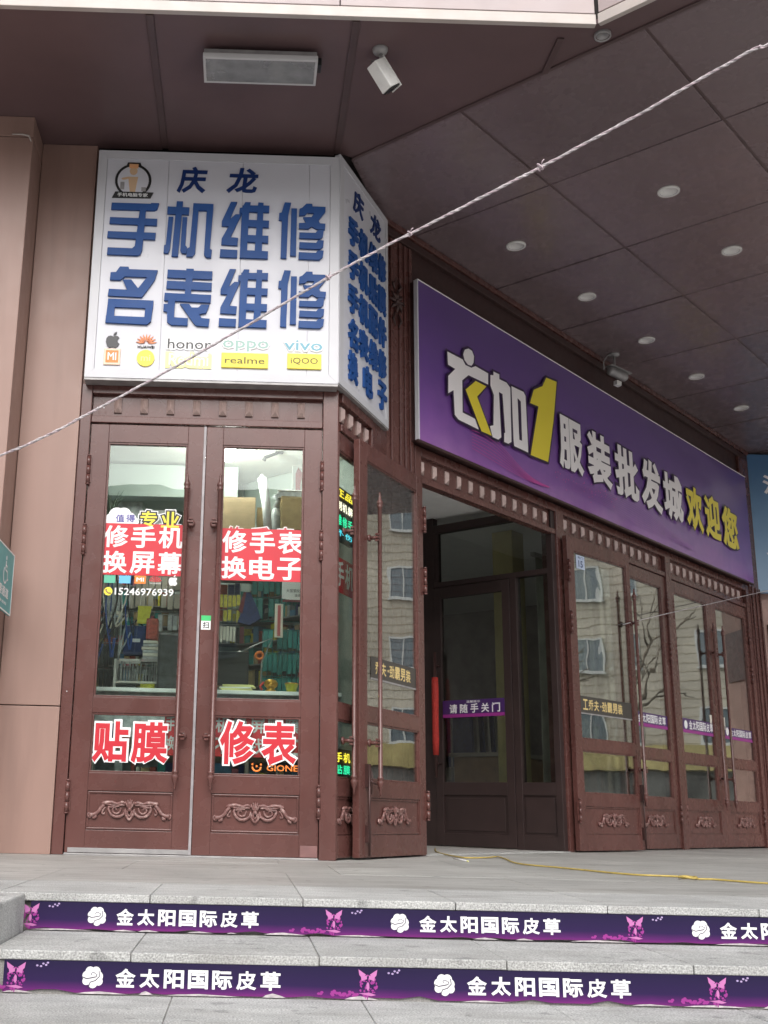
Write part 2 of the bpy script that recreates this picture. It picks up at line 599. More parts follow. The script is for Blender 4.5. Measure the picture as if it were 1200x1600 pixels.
# nosing row of the landing, then the slabs behind it
nose = slab_mesh(0.4985, 0.62, 0.025, GRANITE, 'nosing_slab')
xs0 = -0.291 - 0.4985 * 7
for i in range(25):
    x = xs0 + i * 0.4985
    if x < -3.6 or x > 8:
        continue
    part('paving_slab', nose, None, landing, 0.003, (x, 3.893, 0.0))
big = slab_mesh(0.997, 0.9, 0.025, GRANITE_POL, 'paving_slab')
for r in range(8):
    for i in range(13):
        x = xs0 + i * 0.997 + (0.25 if r % 2 else 0)
        y = 3.893 + 0.62 + r * 0.9
        if x < -3.7 or x > 8.6 or (y > 6.9 and x < 0.2):
            continue
        part('paving_slab', big, None, landing, 0.0015, (x, y, rnd.uniform(-0.0006, 0.0006)))

STEP = [(3.393, -0.117), (2.886, -0.232), (2.38, -0.348), (1.87, -0.464), (1.36, -0.58)]
back = [3.92] + [e + 0.02 for e, z in STEP[:-1]]
for k, (ye, z) in enumerate(STEP):
    st = struct('step', MB().box(-0.69, 8.5, ye + 0.012, back[k], -0.695, z - 0.005), STONE_RISER)
    sm = slab_mesh(0.5285, back[k] - ye - 0.004, 0.0255, GRANITE, 'tread_slab')
    off = (-0.30 if k == 0 else -0.28)
    for i in range(-1, 15):
        x0 = off + 0.5285 * i if k == 0 else off + 0.5285 * i + 0.1 * k
        xa = max(x0, -0.69)
        if i == -1:
            part('tread_slab', MB().box(-0.69, x0 + 0.5285 - 0.0012, 0.0012, back[k] - ye - 0.004, -0.0255, 0).mesh('tread_slab', GRANITE), None, st, 0.003, (0, ye, z))
            continue
        part('tread_slab', sm, None, st, 0.003, (x0, ye, z + rnd.uniform(-0.001, 0.001)))

chk = struct('stair_cheek')
part('cheek_block', MB().box(-2.2, -0.694, 3.44, 3.889, -0.69, -0.002), GRANITE, chk, 0.006)
part('cheek_block', MB().box(-2.2, -0.694, 2.50, 3.437, -0.69, -0.10), GRANITE, chk, 0.006)
part('cheek_block', MB().box(-2.2, -0.694, 1.30, 2.497, -0.69, -0.30), GRANITE, chk, 0.006)

# ------------------------------------------------------------------ the building shell
bld = thing('corner_building', 'brown clad corner building with a chamfered bay under a deep panelled soffit', 'building', (0, 0, 0))
# left cladding
part('wall_panel', MB().box(-1.462, -1.094, 6.805, 7.0, 0.0, 0.838), CLAD, bld, 0.003)
part('wall_panel', MB().box(-1.462, -1.094, 6.805, 7.0, 0.844, 4.588), CLAD, bld, 0.003)
pil = part('pilaster', MB().box(-3.4, -1.466, 6.50, 7.0, 0.0, 4.44), CLAD, bld, 0.004)
part('loose_trim', MB().tube([(-1.60, 6.488, 4.452), (-1.53, 6.484, 4.450), (-1.487, 6.478, 4.436), (-1.470, 6.474, 4.395)], [.004, .006, .007, .003], 6), FASCIA_STRIP, bld)
part('pilaster_cap', MB().box(-3.4, -1.464, 6.496, 7.0, 4.444, 4.588), CLAD, bld, 0.003)
part('wall', MB().box(-1.094, 0.544, 6.86, 7.0, 2.885, 4.588), CLAD, bld)
# roof mass above the rooms
top = MB()
top.prism([(-3.4, 7.0), (0.52, 7.0), (0.98, 7.86), tuple(Rw(-0.4, 0.2)[:2]), tuple(Rw(8, 0.2)[:2]), tuple(Rw(8, 6)[:2]), (-3.4, 16)], 2.99, 4.588)
part('upper_storey', top, CLAD, bld)
rf = MB()
rf.prism([(-3.4, 5.47), (1.86, 5.47), tuple(Rw(-1.37, -3.72)[:2]), tuple(Rw(8.2, -3.72)[:2]), tuple(Rw(8.2, 6)[:2]), (-3.4, 16)], 4.625, 7.5)
part('canopy_mass', rf, GAP, bld)

# soffit panels, repair-shop side
gp = 0.006
for x0, x1 in ((-3.4, -0.655), (-0.625, 0.510)):
    part('soffit_panel', MB().box(x0 + gp, x1 - gp, 5.445, 6.84, ZC, ZC + 0.03), SOFFIT, bld, 0.002)
for x in (-0.64, 0.524):
    part('soffit_batten', MB().box(x - 0.022, x + 0.022, 5.47, 6.80, ZC - 0.012, ZC + 0.02), SOFFIT_TRIM, bld, 0.003)
P1, P2, P3 = Rw(-1.385, -3.75), Rw(-1.21, -3.75), Rw(-1.21, -0.335)
part('soffit_panel', MB().prism([(0.546, 6.83), (0.546, 5.445), (1.862, 5.445), tuple(P1[:2]), tuple(P2[:2]), tuple(P3[:2]), (0.575, 6.83)], ZC, ZC + 0.03), SOFFIT, bld, 0.002)
# soffit panels, mall side (local frame of the mall front)
Rf = Frame(bld, OR, RZ)
us = [-1.195, -0.035, 1.16, 2.275, 3.45, 4.62, 5.80, 7.0, 8.2]
ys = [-0.02, -1.185, -2.405, -3.70]
SOFFIT_LIT = mat('lit_soffit_panel', (0.165, 0.120, 0.128), 0.27, var=0.06, vscale=1.2, rand=0.08, dirt=.14, dscale=1.6, dcol=(.12, .088, .092), spec=.7)  # same panels as on the shop side, colour lightened to paint in open-sky light
for a, b in zip(us[:-1], us[1:]):
    for c, d in zip(ys[1:], ys[:-1]):
        if a < -1 and d > -0.5:                  # the corner cell follows the chamfer
            part('soffit_panel', MB().prism([(-1.187, -1.177), (-.043, -1.177), (-.043, -.03), (-.50, -.03), (-1.187, -.31)], ZC, ZC + .025), SOFFIT_LIT, Rf, 0.003)
            continue
        w_, h_ = (b - a) / 2 - 0.009, (d - c) / 2 - 0.009
        part('soffit_panel', MB().box(-w_, w_, -h_, h_, 0, 0.025), SOFFIT_LIT, Rf, 0.003, ((a + b) / 2, (c + d) / 2, ZC + rnd.uniform(0, .003)),
             (rnd.uniform(-.0035, .0035), rnd.uniform(-.0035, .0035), rnd.uniform(-.002, .002)))
for y in ys[1:3]:
    part('soffit_trim', MB().box(-1.19, 8.2, y - 0.009, y + 0.009, ZC + 0.006, ZC + 0.03), SOFFIT_TRIM, Rf, 0.002)
for u in us[1:8]:
    part('soffit_trim', MB().box(u - 0.010, u + 0.010, -3.70, -0.02, ZC + 0.010, ZC + 0.034), SOFFIT_TRIM, Rf, 0.002)
part('soffit_trim', MB().box(-1.216, -1.190, -3.70, -0.335, ZC - 0.012, ZC + 0.02), SOFFIT_TRIM, Rf, 0.003)
# pipe-like edge bar and a loose batten
part('soffit_batten', MB().box(-0.16, 0.16, -0.02, 0.02, -0.012, 0), SOFFIT_TRIM, bld, 0.003, (1.70, 5.72, ZC - 0.001), (0, 0, radians(-88)))
# perimeter moulding where the soffit meets the mall front
part('cornice_moulding', MB().box(-0.47, 7.05, -0.045, 0.02, ZC - 0.05, ZC - 0.002), BROWN, Rf, 0.006)
part('cornice_moulding', MB().box(-0.47, 7.05, -0.03, 0.02, ZC - 0.12, ZC - 0.054), BROWN_DARK, Rf, 0.006)
part('wall', MB().box(-0.05, 6.80, 0.005, 0.2, 2.90, ZC - 0.004), BROWN_DARK, Rf)

# fascia over the soffit
part('fascia_strip', MB().box(-3.4, 1.871, 5.433, 5.468, ZC - 0.004, ZC + 0.062), FASCIA_STRIP, bld, 0.003)
part('fascia_panel', MB().box(-3.4, 0.427, 5.440, 5.468, ZC + 0.072, ZC + 1.2), FASCIA, bld, 0.003)
part('fascia_panel', MB().box(0.433, 1.868, 5.440, 5.468, ZC + 0.072, ZC + 1.2), FASCIA, bld, 0.003)
part('fascia_strip', MB().box(-1.397, -1.365, -3.75, -2.225, ZC - 0.004, ZC + 0.062), FASCIA_STRIP, Rf, 0.003)
part('fascia_panel', MB().box(-1.392, -1.365, -3.75, -2.229, ZC + 0.072, ZC + 1.2), FASCIA, Rf, 0.003)

# ------------------------------------------------------------------ door frames with studded transoms
stud_me = None


def make_stud():
    b = MB()
    w, h, d = 0.024, 0.05, 0.032
    # block with a pointed (roof-like) face: bright faces above, dark facet under
    vs = [(-w, 0, -h), (w, 0, -h), (w, 0, h), (-w, 0, h), (-w, -d * .35, -h), (w, -d * .35, -h), (w, -d * .35, h), (-w, -d * .35, h),
          (0, -d, -h * .45), (0, -d, h * .70)]
    fs = [(0, 1, 5, 4), (1, 2, 6, 5), (2, 3, 7, 6), (3, 0, 4, 7), (4, 5, 8), (5, 6, 9, 8), (6, 7, 9), (7, 4, 8, 9)]
    b.add(vs, fs)
    return b.mesh('stud', STUDM)


stud_me = make_stud()


def transom(parent, x0, x1, zb, zt, studs, m=BROWN, y=0.0):
    """frame rail, recessed band and the row of stud blocks"""
    tr = part('transom', MB().box(x0, x1, y + 0.02, y + 0.06, zb, zt), m, parent, 0.002)
    part('rail', MB().box(x0, x1, y - 0.012, y + 0.02, zb, zb + 0.045), m, tr, 0.004)
    part('rail', MB().box(x0, x1, y - 0.018, y + 0.02, zt - 0.065, zt), m, tr, 0.004)
    for s in studs:
        part('stud', stud_me, None, tr, 0, (s, y + 0.0195, 2.752))
    return tr


# repair-shop frame (local frame of the left front = world, shifted)
Lf = Frame(bld, Vector((0, YL, 0)))
part('door_post', MB().box(-1.092, -1.024, -0.02, 0.12, 0.0, 2.885), BROWN, Lf, 0.004)
part('corner_post', MB().prism([(0.450, -0.02), (0.545, -0.02), (0.551, -0.012), (0.551, 0.012), (0.51, 0.10), (0.450, 0.12)], 0.0, 2.90), BROWN, Lf, 0.003)
transom(Lf, -1.022, 0.448, 2.628, 2.885, [-0.86 + 0.1672 * i for i in range(8)])
part('threshold', MB().box(-1.02, 0.448, -0.015, 0.12, 0.0, 0.010), GREYMET, Lf, 0.002)
for x in (-0.985, -0.945):
    part('screw', MB().lathe([(0.0045, 0), (0.004, 0.003)], (x, -0.019, 2.722), 8, 'Y'), WHITE, Lf)
part('screw', MB().lathe([(0.004, 0), (0.0035, 0.003)], (-1.06, -0.021, 0.93), 8, 'Y'), WHITE, Lf)

# chamfer frame
Cf = Frame(bld, C0, CZ)
transom(Cf, 0.035, 0.60, 2.628, 2.885, [0.085 + 0.148 * i for i in range(4)])
part('door_post', MB().box(0.60, 0.90, -0.012, 0.10, 0.0, 4.53), BROWN, Cf, 0.004)
part('wall', MB().box(0.0, 0.60, 0.01, 0.10, 2.89, 4.588), CLAD, Cf)

# fluted pilaster between chamfer and mall doors
part('fluted_pilaster', MB().box(-0.47, -0.055, -0.015, 0.15, 0.0, ZC - 0.125), BROWN, Rf, 0.004)
for u, w in ((-0.40, .02), (-0.335, .014), (-0.225, .016), (-0.165, .012), (-0.095, .018)):
    part('flute', MB().box(u - w, u + w, -0.028, -0.0152, 0.0, ZC - 0.13), BROWN, Rf, 0.006)
POSTS = [(-0.052, 0.03), (2.06, 2.19), (4.30, 4.425), (6.50, 6.60)]
for a, b in POSTS:
    part('door_post', MB().box(a, b, -0.02, 0.13, 0.0, 2.895), BROWN, Rf, 0.004)
part('fluted_pilaster', MB().box(6.603, 6.95, -0.03, 0.15, 0.0, ZC - 0.125), BROWN, Rf, 0.004)
for u in (6.66, 6.78, 6.90):
    part('flute', MB().box(u - .018, u + .018, -0.045, -0.031, 0.0, 2.9), BROWN, Rf, 0.006)
for (a, b), s0, n in (((0.032, 2.058), 0.075, 12), ((2.192, 4.298), 2.26, 12), ((4.427, 6.498), 4.49, 12)):
    transom(Rf, a, b, 2.628, 2.895, [s0 + 0.1665 * i for i in range(n)])
part('threshold', MB().box(0.03, 2.06, -0.02, 0.13, 0.0, 0.006), GRANITE, Rf)


# ------------------------------------------------------------------ carved ornament
def carving_mesh():
    b = MB()

    def st(pts, rs, ysc=.8, dy=0.0):
        # smooth the poly-line
        P = []
        n = len(pts)
        for i in range(n - 1):
            p0, p1, p2, p3 = pts[max(i - 1, 0)], pts[i], pts[i + 1], pts[min(i + 2, n - 1)]
            for k in range(4):
                t = k / 4
                q = [0.5 * (2 * p1[j] + (p2[j] - p0[j]) * t + (2 * p0[j] - 5 * p1[j] + 4 * p2[j] - p3[j]) * t * t + (3 * p1[j] - p0[j] - 3 * p2[j] + p3[j]) * t ** 3) for j in (0, 1)]
                r = rs[i] + (rs[i + 1] - rs[i]) * t
                P.append((q[0], q[1], r))
        P.append((pts[-1][0], pts[-1][1], rs[-1]))
        for s in (1, -1):
            b.tube([(s * x, -0.006 + dy - r * .35, z) for x, z, r in P], [r for _, _, r in P], 7, ysc)
    st([(0.018, .030), (0.045, .040), (.075, .032), (.11, .040), (.155, .034), (.165, .026)], [.006, .010, .008, .011, .012, .004])
    st([(0.03, .024), (.06, .026), (.095, .022), (.13, .028), (.15, .026)], [.005, .007, .006, .007, .003])
    st([(.025, .005), (.032, -.022), (.058, -.040), (.088, -.040), (.112, -.022), (.124, .004), (.118, .018)], [.005, .008, .010, .010, .009, .007, .004])
    st([(.050, .010), (.058, -.014), (.078, -.024), (.098, -.012), (.096, .006), (.082, .008), (.078, -.004)], [.004, .006, .007, .006, .005, .004, .003])
    st([(.060, .018), (.085, .016), (.110, .012), (.128, .016)], [.004, .006, .005, .002])
    st([(.148, .026), (.165, .008), (.182, -.016), (.204, -.030), (.232, -.034)], [.010, .012, .011, .012, .015])
    st([(.142, .012), (.155, -.008), (.160, -.022), (.150, -.028), (.146, -.018)], [.004, .006, .006, .005, .003])
    st([(.192, -.028), (.198, -.046), (.212, -.050)], [.006, .010, .008])
    st([(.222, -.034), (.228, -.046), (.240, -.040), (.238, -.026), (.226, -.022)], [.006, .008, .008, .007, .004])
    st([(0.0, .004), (.014, .022), (.026, .046)], [.004, .007, .004], .8, -.006)
    st([(0.0, .006), (.008, .030), (.012, .056)], [.004, .007, .004], .8, -.008)
    st([(0.022, -.004), (.020, -.030), (.004, -.054), (0.0, -.058)], [.006, .008, .008, .005], .8, -.003)
    st([(0.012, -.006), (.010, -.024), (0.0, -.038)], [.005, .006, .004], .8, -.006)
    b.ball((0, -.014, 0.0), .013, .012, .012, 8, 6)
    b.tube([(0, -.012, .004), (0, -.016, .034), (0, -.010, .060)], [.005, .008, .004], 7)
    return b.mesh('carving', BROWN_WORN)


CARVE = carving_mesh()


# ------------------------------------------------------------------ door leaves
def handle_mesh():
    b = MB()
    # long bar with turned finials, origin at the door face, z measured from the sill
    yo = -0.062
    pr = [(0.004, 0.372), (0.0065, 0.385), (0.004, 0.395), (0.010, 0.412), (0.0195, 0.44), (0.0215, 0.455), (0.0135, 0.468), (0.0195, 0.474), (0.0195, 0.482),
          (0.0135, 0.488), (0.0135, 2.185), (0.0195, 2.190), (0.0195, 2.198), (0.013, 2.203), (0.021, 2.214), (0.021, 2.226), (0.011, 2.24), (0.0085, 2.262),
          (0.006, 2.268), (0.0085, 2.276), (0.004, 2.292)]
    b.lathe(pr, (0, yo, 0), 12)
    return b.mesh('handle', BROWN)


HANDLE = handle_mesh()


def bracket_mesh(s):
    b = MB()
    b.tube([(0, -0.062, 0), (s * 0.034, -0.055, 0), (s * 0.034, 0, 0)], [.010, .012, .012], 8)
    b.lathe([(0.024, 0.0), (0.024, 0.008), (0.014, 0.014)], (s * 0.034, 0, 0), 12, 'Y')
    for dz in (-.02, 0, .02):
        b.box(s * .034 - .012, s * .034 + .012, -0.07, -0.05, dz - .006, dz + .006)
    return b.mesh('handle_bracket', BROWN)


BRK = {1: bracket_mesh(1), -1: bracket_mesh(-1)}


def hinge_mesh():
    b = MB()
    for k in range(3):
        b.lathe([(0.013, -0.085 + k * .0575), (0.013, -0.085 + k * .0575 + .054)], (0, -0.014, 0), 10)
    b.lathe([(0.010, -0.098), (0.015, -0.092), (0.011, -0.086)], (0, -0.014, 0), 10)
    b.lathe([(0.011, 0.0865), (0.014, 0.094), (0.006, 0.10)], (0, -0.014, 0), 10)
    b.box(-.02, .02, -0.006, 0.004, -0.08, 0.085)
    return b.mesh('hinge', BROWN_DARK)


HINGE = hinge_mesh()
HINGE.materials[0] = BROWN
T = 0.045
_leaf_cache = {}


def leaf(label, W, gl, gr, pane_mat, hinge, loc, rz, group, parent_mat=BROWN, frame_low=0.012, carve_w=1.0, handle=True, hx=None, back_handle=False):
    """one glazed leaf: X from 0 to W seen from the front, front face at y=0, hinge 'L' or 'R'"""
    d = thing('glazed_door', label, 'door', loc, rz, group)
    m = parent_mat
    H = 2.620
    key = (W, gl, gr, m.name, pane_mat.name)
    if key not in _leaf_cache:
        c = {}
        c['stile_l'] = MB().box(0, gl, 0, T, frame_low, H).mesh('stile', m)
        c['stile_r'] = MB().box(gr, W, 0, T, frame_low, H).mesh('stile', m)
        c['rails'] = [MB().box(gl, gr, 0.0008, T - .0008, a, b).mesh('rail', m) for a, b in ((frame_low, 0.140), (0.362, 0.465), (0.812, 0.905), (2.502, H))]
        c['panel'] = MB().box(gl, gr, 0.012, T - .012, 0.140, 0.362).mesh('panel', m)
        mo = MB()
        x0, x1, z0, z1, w = gl + .004, gr - .004, 0.144, 0.358, 0.010
        mo.box(x0, x1, 0.004, 0.0118, z1 - w, z1)
        mo.box(x0, x1, 0.004, 0.0118, z0, z0 + w)
        mo.box(x0, x0 + w, 0.0045, 0.0118, z0 + w, z1 - w)
        mo.box(x1 - w, x1, 0.0045, 0.0118, z0 + w, z1 - w)
        c['mould'] = mo.mesh('panel_moulding', m)
        bd = []
        for z0, z1 in ((0.465, 0.812), (0.905, 2.502)):
            q = MB()
            w = 0.012
            q.box(gl, gr, 0.006, T - .006, z1 - w, z1)
            q.box(gl, gr, 0.006, T - .006, z0, z0 + w)
            q.box(gl, gl + w, 0.0065, T - .0065, z0 + w, z1 - w)
            q.box(gr - w, gr, 0.0065, T - .0065, z0 + w, z1 - w)
            bd.append(q.mesh('glazing_bead', m))
        c['beads'] = bd
        c['panes'] = [MB().box(gl + .010, gr - .010, 0.019, 0.025, a + .010, b - .010).mesh('pane', pane_mat) for a, b in ((0.465, 0.812), (0.905, 2.502))]
        _leaf_cache[key] = c
    c = _leaf_cache[key]
    part('stile', c['stile_l'], None, d, 0.003)
    part('stile', c['stile_r'], None, d, 0.003)
    for r in c['rails']:
        part('rail', r, None, d, 0.002)
    pn = part('panel', c['panel'], None, d)
    part('panel_moulding', c['mould'], None, pn, 0.003)
    cv = part('carving', CARVE, None, pn, 0, ((gl + gr) / 2, 0.012, 0.258))
    cv.scale = (carve_w, 1, 1.0)
    for bm_, pm in zip(c['beads'], c['panes']):
        p = part('pane', pm, None, d)
        part('glazing_bead', bm_, None, p, 0.002)
    s = 1 if hinge == 'L' else -1
    if handle:
        x = (hx if hx is not None else (gr + .008 if hinge == 'L' else gl - .008))
        h = part('handle', HANDLE, None, d, 0, (x, 0, 0))
        for z in (0.688, 1.983):
            part('handle_bracket', BRK[s], None, h, 0, (0, 0, z))
    xh = 0.0 if hinge == 'L' else W
    for z in (0.325, 1.865, 2.312):
        part('hinge', HINGE, None, d, 0, (xh, 0, z))
    return d


GRP_SHOP = 'double doors of the repair shop'
d1 = leaf('closed brown glazed door under the white sign, left leaf, with large white lettering on red above a phone number', 0.733, 0.115, 0.617, SHOPGLASS, 'L', (-1.020, YL, 0), 0, GRP_SHOP)
d2 = leaf('closed brown glazed door under the white sign, right leaf, next to the bare corner post', 0.733, 0.106, 0.621, SHOPGLASS, 'R', (-0.286, YL, 0), 0, GRP_SHOP)
# cover strip between the leaves
part('meeting_strip', MB().box(-0.018, -0.002, -0.006, 0.0, 0.012, 2.62), mat('dull_grey_strip', (.30, .28, .29), .5, metal=.3, var=.2, vscale=15), d2, 0.001)
part('kick_strip', MB().box(0.02, 0.725, -0.004, 0.0, 0.014, 0.040), GREYMET, d1, 0.001)
part('patch_plate', MB().box(0.628, 0.728, -0.003, 0.0, 0.014, 0.078), mat('pale_brown_patch', (0.20, 0.10, 0.095), .4, var=.2), d2, 0.001)

# chamfer leaf, seen as a slit beside the corner post
d3 = leaf('narrow glazed door on the chamfered corner, half hidden behind the swung back leaf', 0.58, 0.012, 0.52, SHOPGLASS, 'R', (C0 + dC * 0.016)[:], CZ, 'chamfer door', hx=0.118)

# mall leaves
GRP = 'brown glazed doors of the mall front'
hin = Vector((1.24, 7.86, 0))
tip = Vector((0.70, 6.985, 0))
ld = (hin - tip).normalized()
d4 = leaf('brown glazed door swung fully back against the chamfered corner, left of the open doorway', 1.03, 0.115, 0.925, MALLGLASS, 'R', tip[:], math.atan2(ld.y, ld.x), GRP, hx=0.168)
# make the handle bracket reach the free edge
LA = thing  # noqa
la0 = Rw(2.105, -0.085)
d5 = leaf('brown glazed door swung back flat, first right of the open doorway, with a small number plate', 1.05, 0.105, 0.985, MALLGLASS, 'L', la0[:], RZ - radians(4.0), GRP, hx=0.993)
WB = 1.052
d6 = leaf('brown glazed door hidden behind the swung back leaf right of the doorway', WB, 0.10, 0.95, MALLGLASS, 'L', Rw(2.193, 0.0)[:], RZ, GRP)
d7 = leaf('closed brown glazed door partly covered by the swung back leaf, second right of the doorway', WB, 0.10, 0.945, MALLGLASS, 'R', Rw(3.246, 0.0)[:], RZ, GRP)
WC = 1.034
d8 = leaf('closed brown glazed door, third right of the open doorway, with a purple strip across its glass', WC, 0.08, 0.89, MALLGLASS, 'L', Rw(4.428, 0.0)[:], RZ, GRP)
d9 = leaf('closed brown glazed door at the far right end of the mall front', WC, 0.12, 0.955, MALLGLASS, 'R', Rw(5.464, 0.0)[:], RZ, GRP)

# surface bolts hanging on the swung leaves
for d, x in ((d4, 0.10), (d5, 1.02)):
    b = MB()
    b.tube([(x, -0.02, 0.02), (x, -0.02, 0.56)], 0.007, 8)
    b.box(x - .018, x + .018, -0.022, 0.0, 0.10, 0.20)
    b.box(x - .020, x + .020, -0.022, 0.0, 0.42, 0.56)
    b.tube([(x, -0.03, 0.46), (x + .045, -0.045, 0.44)], 0.006, 6)
    b.tube([(x + .008, -0.03, 0.38), (x + .014, -0.035, 0.47), (x + .006, -0.03, 0.52)], 0.004, 6)
    part('bolt', b, BROWN_DARK, d)


# ------------------------------------------------------------------ stickers on the shop doors
def sticker(parent, x0, x1, z0, z1, rows, m, tm, off=0.022, y=-0.001, name='sticker'):
    s = part(name, MB().poly([(x0, z0), (x1, z0), (x1, z1), (x0, z1)], y, y + .0012), m, parent)
    b = MB()
    n = len(rows)
    hh = (z1 - z0) / n
    for i, r in enumerate(rows):
        zz1 = z1 - i * hh - hh * .08
        zz0 = z1 - (i + 1) * hh + hh * .06
        cw = (x1 - x0) / len(r)
        for k, ch in enumerate(r):
            letters(b, ch, x0 + cw * k + cw * .06, x0 + cw * (k + 1) - cw * .04, zz0, zz1, y - .0008, off)
    part('lettering', b, tm, s)
    return s


sticker(d1, 0.108, 0.617, 1.652, 1.978, ('修手机', '换屏幕'), RED, WHITE, y=0.017)
sticker(d2, 0.108, 0.626, 1.636, 1.965, ('修手表', '换电子'), RED, WHITE, y=0.017)
# peeking older sticker above the right one
b = MB()
for k, ch in enumerate('修手表'):
    letters(b, ch, 0.135 + .155 * k, 0.265 + .155 * k, 1.84, 1.985, 0.0185, 0.05)
part('lettering', b, WHITE, d2)
b = MB()
for k, ch in enumerate('修手表'):
    letters(b, ch, 0.14 + .155 * k, 0.26 + .155 * k, 1.845, 1.98, 0.0180, 0.025)
part('lettering', b, mat('faded_red_print', (.45, .08, .09), .5), d2)
# cloud and professional slogan
b = MB()
for cx, cz, r in ((.155, 2.0, .04), (.19, 2.03, .05), (.235, 2.035, .045), (.27, 2.005, .045), (.21, 1.99, .05), (.30, 1.99, .03)):
    b.disc(cx, cz, r, r, 0.0185 + cx * 0.0008, None, 18)
slog = part('slogan_sticker', b, WHITE, d1)
b = MB()
letters(b, '值', .185, .24, 1.985, 2.035, 0.0172, 0.02)
letters(b, '得', .25, .305, 1.987, 2.037, 0.0172, 0.02)
part('lettering', b, mat('violet_print', (.10, .09, .32), .5), slog)
for ch, xa, xb in (('专', .335, .445), ('业', .465, .585)):
    for off, yy, mm, gr in ((0.13, 0.0178, WHITE, .012), (0.095, 0.0172, BLACK, .006), (0.02, 0.0166, SIGNYEL, -.004)):
        part('lettering', letters(MB(), ch, xa - gr, xb + gr, 1.955 - gr, 2.065 + gr, yy, off), mm, slog)
# row of little brand tiles and the phone number
lg = part('brand_row', MB().box(0.135, 0.205, 0.0165, 0.018, 1.60, 1.648), GREENL, d1)
part('brand_tile', MB().box(0.228, 0.298, 0.0165, 0.018, 1.60, 1.648), SKYBLUE, lg)
part('brand_tile', MB().box(0.322, 0.392, 0.0165, 0.018, 1.60, 1.650), ORANGE, lg, .001)
part('lettering', letters(MB(), 'MI', .334, .380, 1.613, 1.638, 0.0160, .02), WHITE, lg)
b = MB()
for a in range(-3, 4):
    an = a * 0.42
    b.poly([(.45, 1.612), (.45 + .036 * sin(an - .13), 1.612 + .036 * cos(an - .13)), (.45 + .042 * sin(an), 1.612 + .042 * cos(an)), (.45 + .036 * sin(an + .13), 1.612 + .036 * cos(an + .13))], 0.0165)
part('petal_emblem', b, REDTXT, lg)
part('lettering', letters(MB(), 'HUAWEI', .418, .484, 1.600, 1.608, 0.0165, 0), WHITE, lg)


def apple(mb, cx, cz, s, y, y1=None):
    pts = [(0, .33), (.18, .42), (.38, .36), (.46, .25), (.34, .08), (.36, -.12), (.50, -.24), (.40, -.44), (.22, -.60), (.05, -.53), (-.10, -.53), (-.26, -.60), (-.44, -.42),
           (-.54, -.12), (-.52, .16), (-.38, .36), (-.18, .41)]
    mb.poly([(cx + x * s, cz + z * s) for x, z in pts], y, y1)
    mb.poly([(cx + x * s, cz + z * s) for x, z in [(.0, .48), (.10, .66), (.26, .74), (.24, .58), (.12, .48)]], y, y1)
    return mb


part('fruit_emblem', apple(MB(), .560, 1.622, .052, 0.0165), WHITE, lg)
b = letters(MB(), '15246976939', .205, .565, 1.527, 1.572, 0.017, .012)
ph = part('phone_number', b, WHITE, d1)
b = MB()
b.disc(.165, 1.548, .026, .026, 0.0168, None, 18)
part('phone_emblem', b, YELLOW, ph)
b = MB()
b.tube([(.150, .0162, 1.560), (.156, .0162, 1.545), (.170, .0162, 1.536), (.182, .0162, 1.537)], [.006, .004, .004, .006], 6, .1)
part('receiver_emblem', b, WOODY, ph)
# lower pane: outlined red characters
for dd, chs, spans, zr in ((d1, '贴膜', ((0.125, 0.335), (0.355, 0.572)), (0.525, 0.765)), (d2, '修表', ((0.145, 0.350), (0.390, 0.600)), (0.530, 0.785))):
    for ch, (xa, xb) in zip(chs, spans):
        w = part('character', letters(MB(), ch, xa - .012, xb + .012, zr[0] - .012, zr[1] + .012, 0.0172, .085), WHITE, dd)
        part('character_face', letters(MB(), ch, xa, xb, zr[0], zr[1], 0.0160, .03), REDTXT, w)
# red sheets with white text standing behind the lower panes, and orange logo
rs = part('inner_poster', MB().box(0.106, 0.621, 0.040, 0.042, 0.575, 0.815), RED, d2)
b = MB()
for k, ch in enumerate('机换屏贴膜'):
    letters(b, ch, .112 + .104 * k, .205 + .104 * k, .715, .81, 0.0385, .02)
for k, ch in enumerate('不手找中二'):
    letters(b, ch, .112 + .104 * k, .205 + .104 * k, .59, .685, 0.0385, .02)
part('lettering', b, mat('dull_white_print', (.55, .55, .57), .5), rs)
rs = part('inner_poster', MB().box(0.545, 0.617, 0.040, 0.042, 0.575, 0.815), RED, d1)
b = MB()
letters(b, '手', .55, .615, .715, .805, .0385, .02)
letters(b, '换', .55, .615, .60, .69, .0385, .02)
part('lettering', b, mat('dull_white_print', (.55, .55, .57), .5), rs)
b = MB()
letters(b, 'GIONEE', .425, .64, .497, .533, 0.0172, .012)
lo = part('lettering', b, ORANGE, d2)
b = MB()
b.tube([(.366 + .025 * cos(a), .0172, .520 + .025 * sin(a)) for a in [pi * (1.0 + i / 10) for i in range(11)]], .0055, 6, .1)
b.disc(.341, .534, .006, .006, .0172)
b.disc(.391, .534, .006, .006, .0172)
b.disc(.366, .524, .006, .006, .0172)
part('smile_emblem', b, ORANGE, lo)
# small payment sticker on the meeting stile
st = part('small_sticker', MB().box(0.008, 0.066, -0.0014, 0, 1.324, 1.410), WHITE, d2)
part('sticker_head', MB().box(0.008, 0.066, -0.0024, -.0015, 1.378, 1.4102), mat('bright_green_print', (.04, .5, .15), .5), st)
part('lettering', letters(MB(), '扫', .018, .056, 1.332, 1.372, -.0024, .02), BLACK, st)

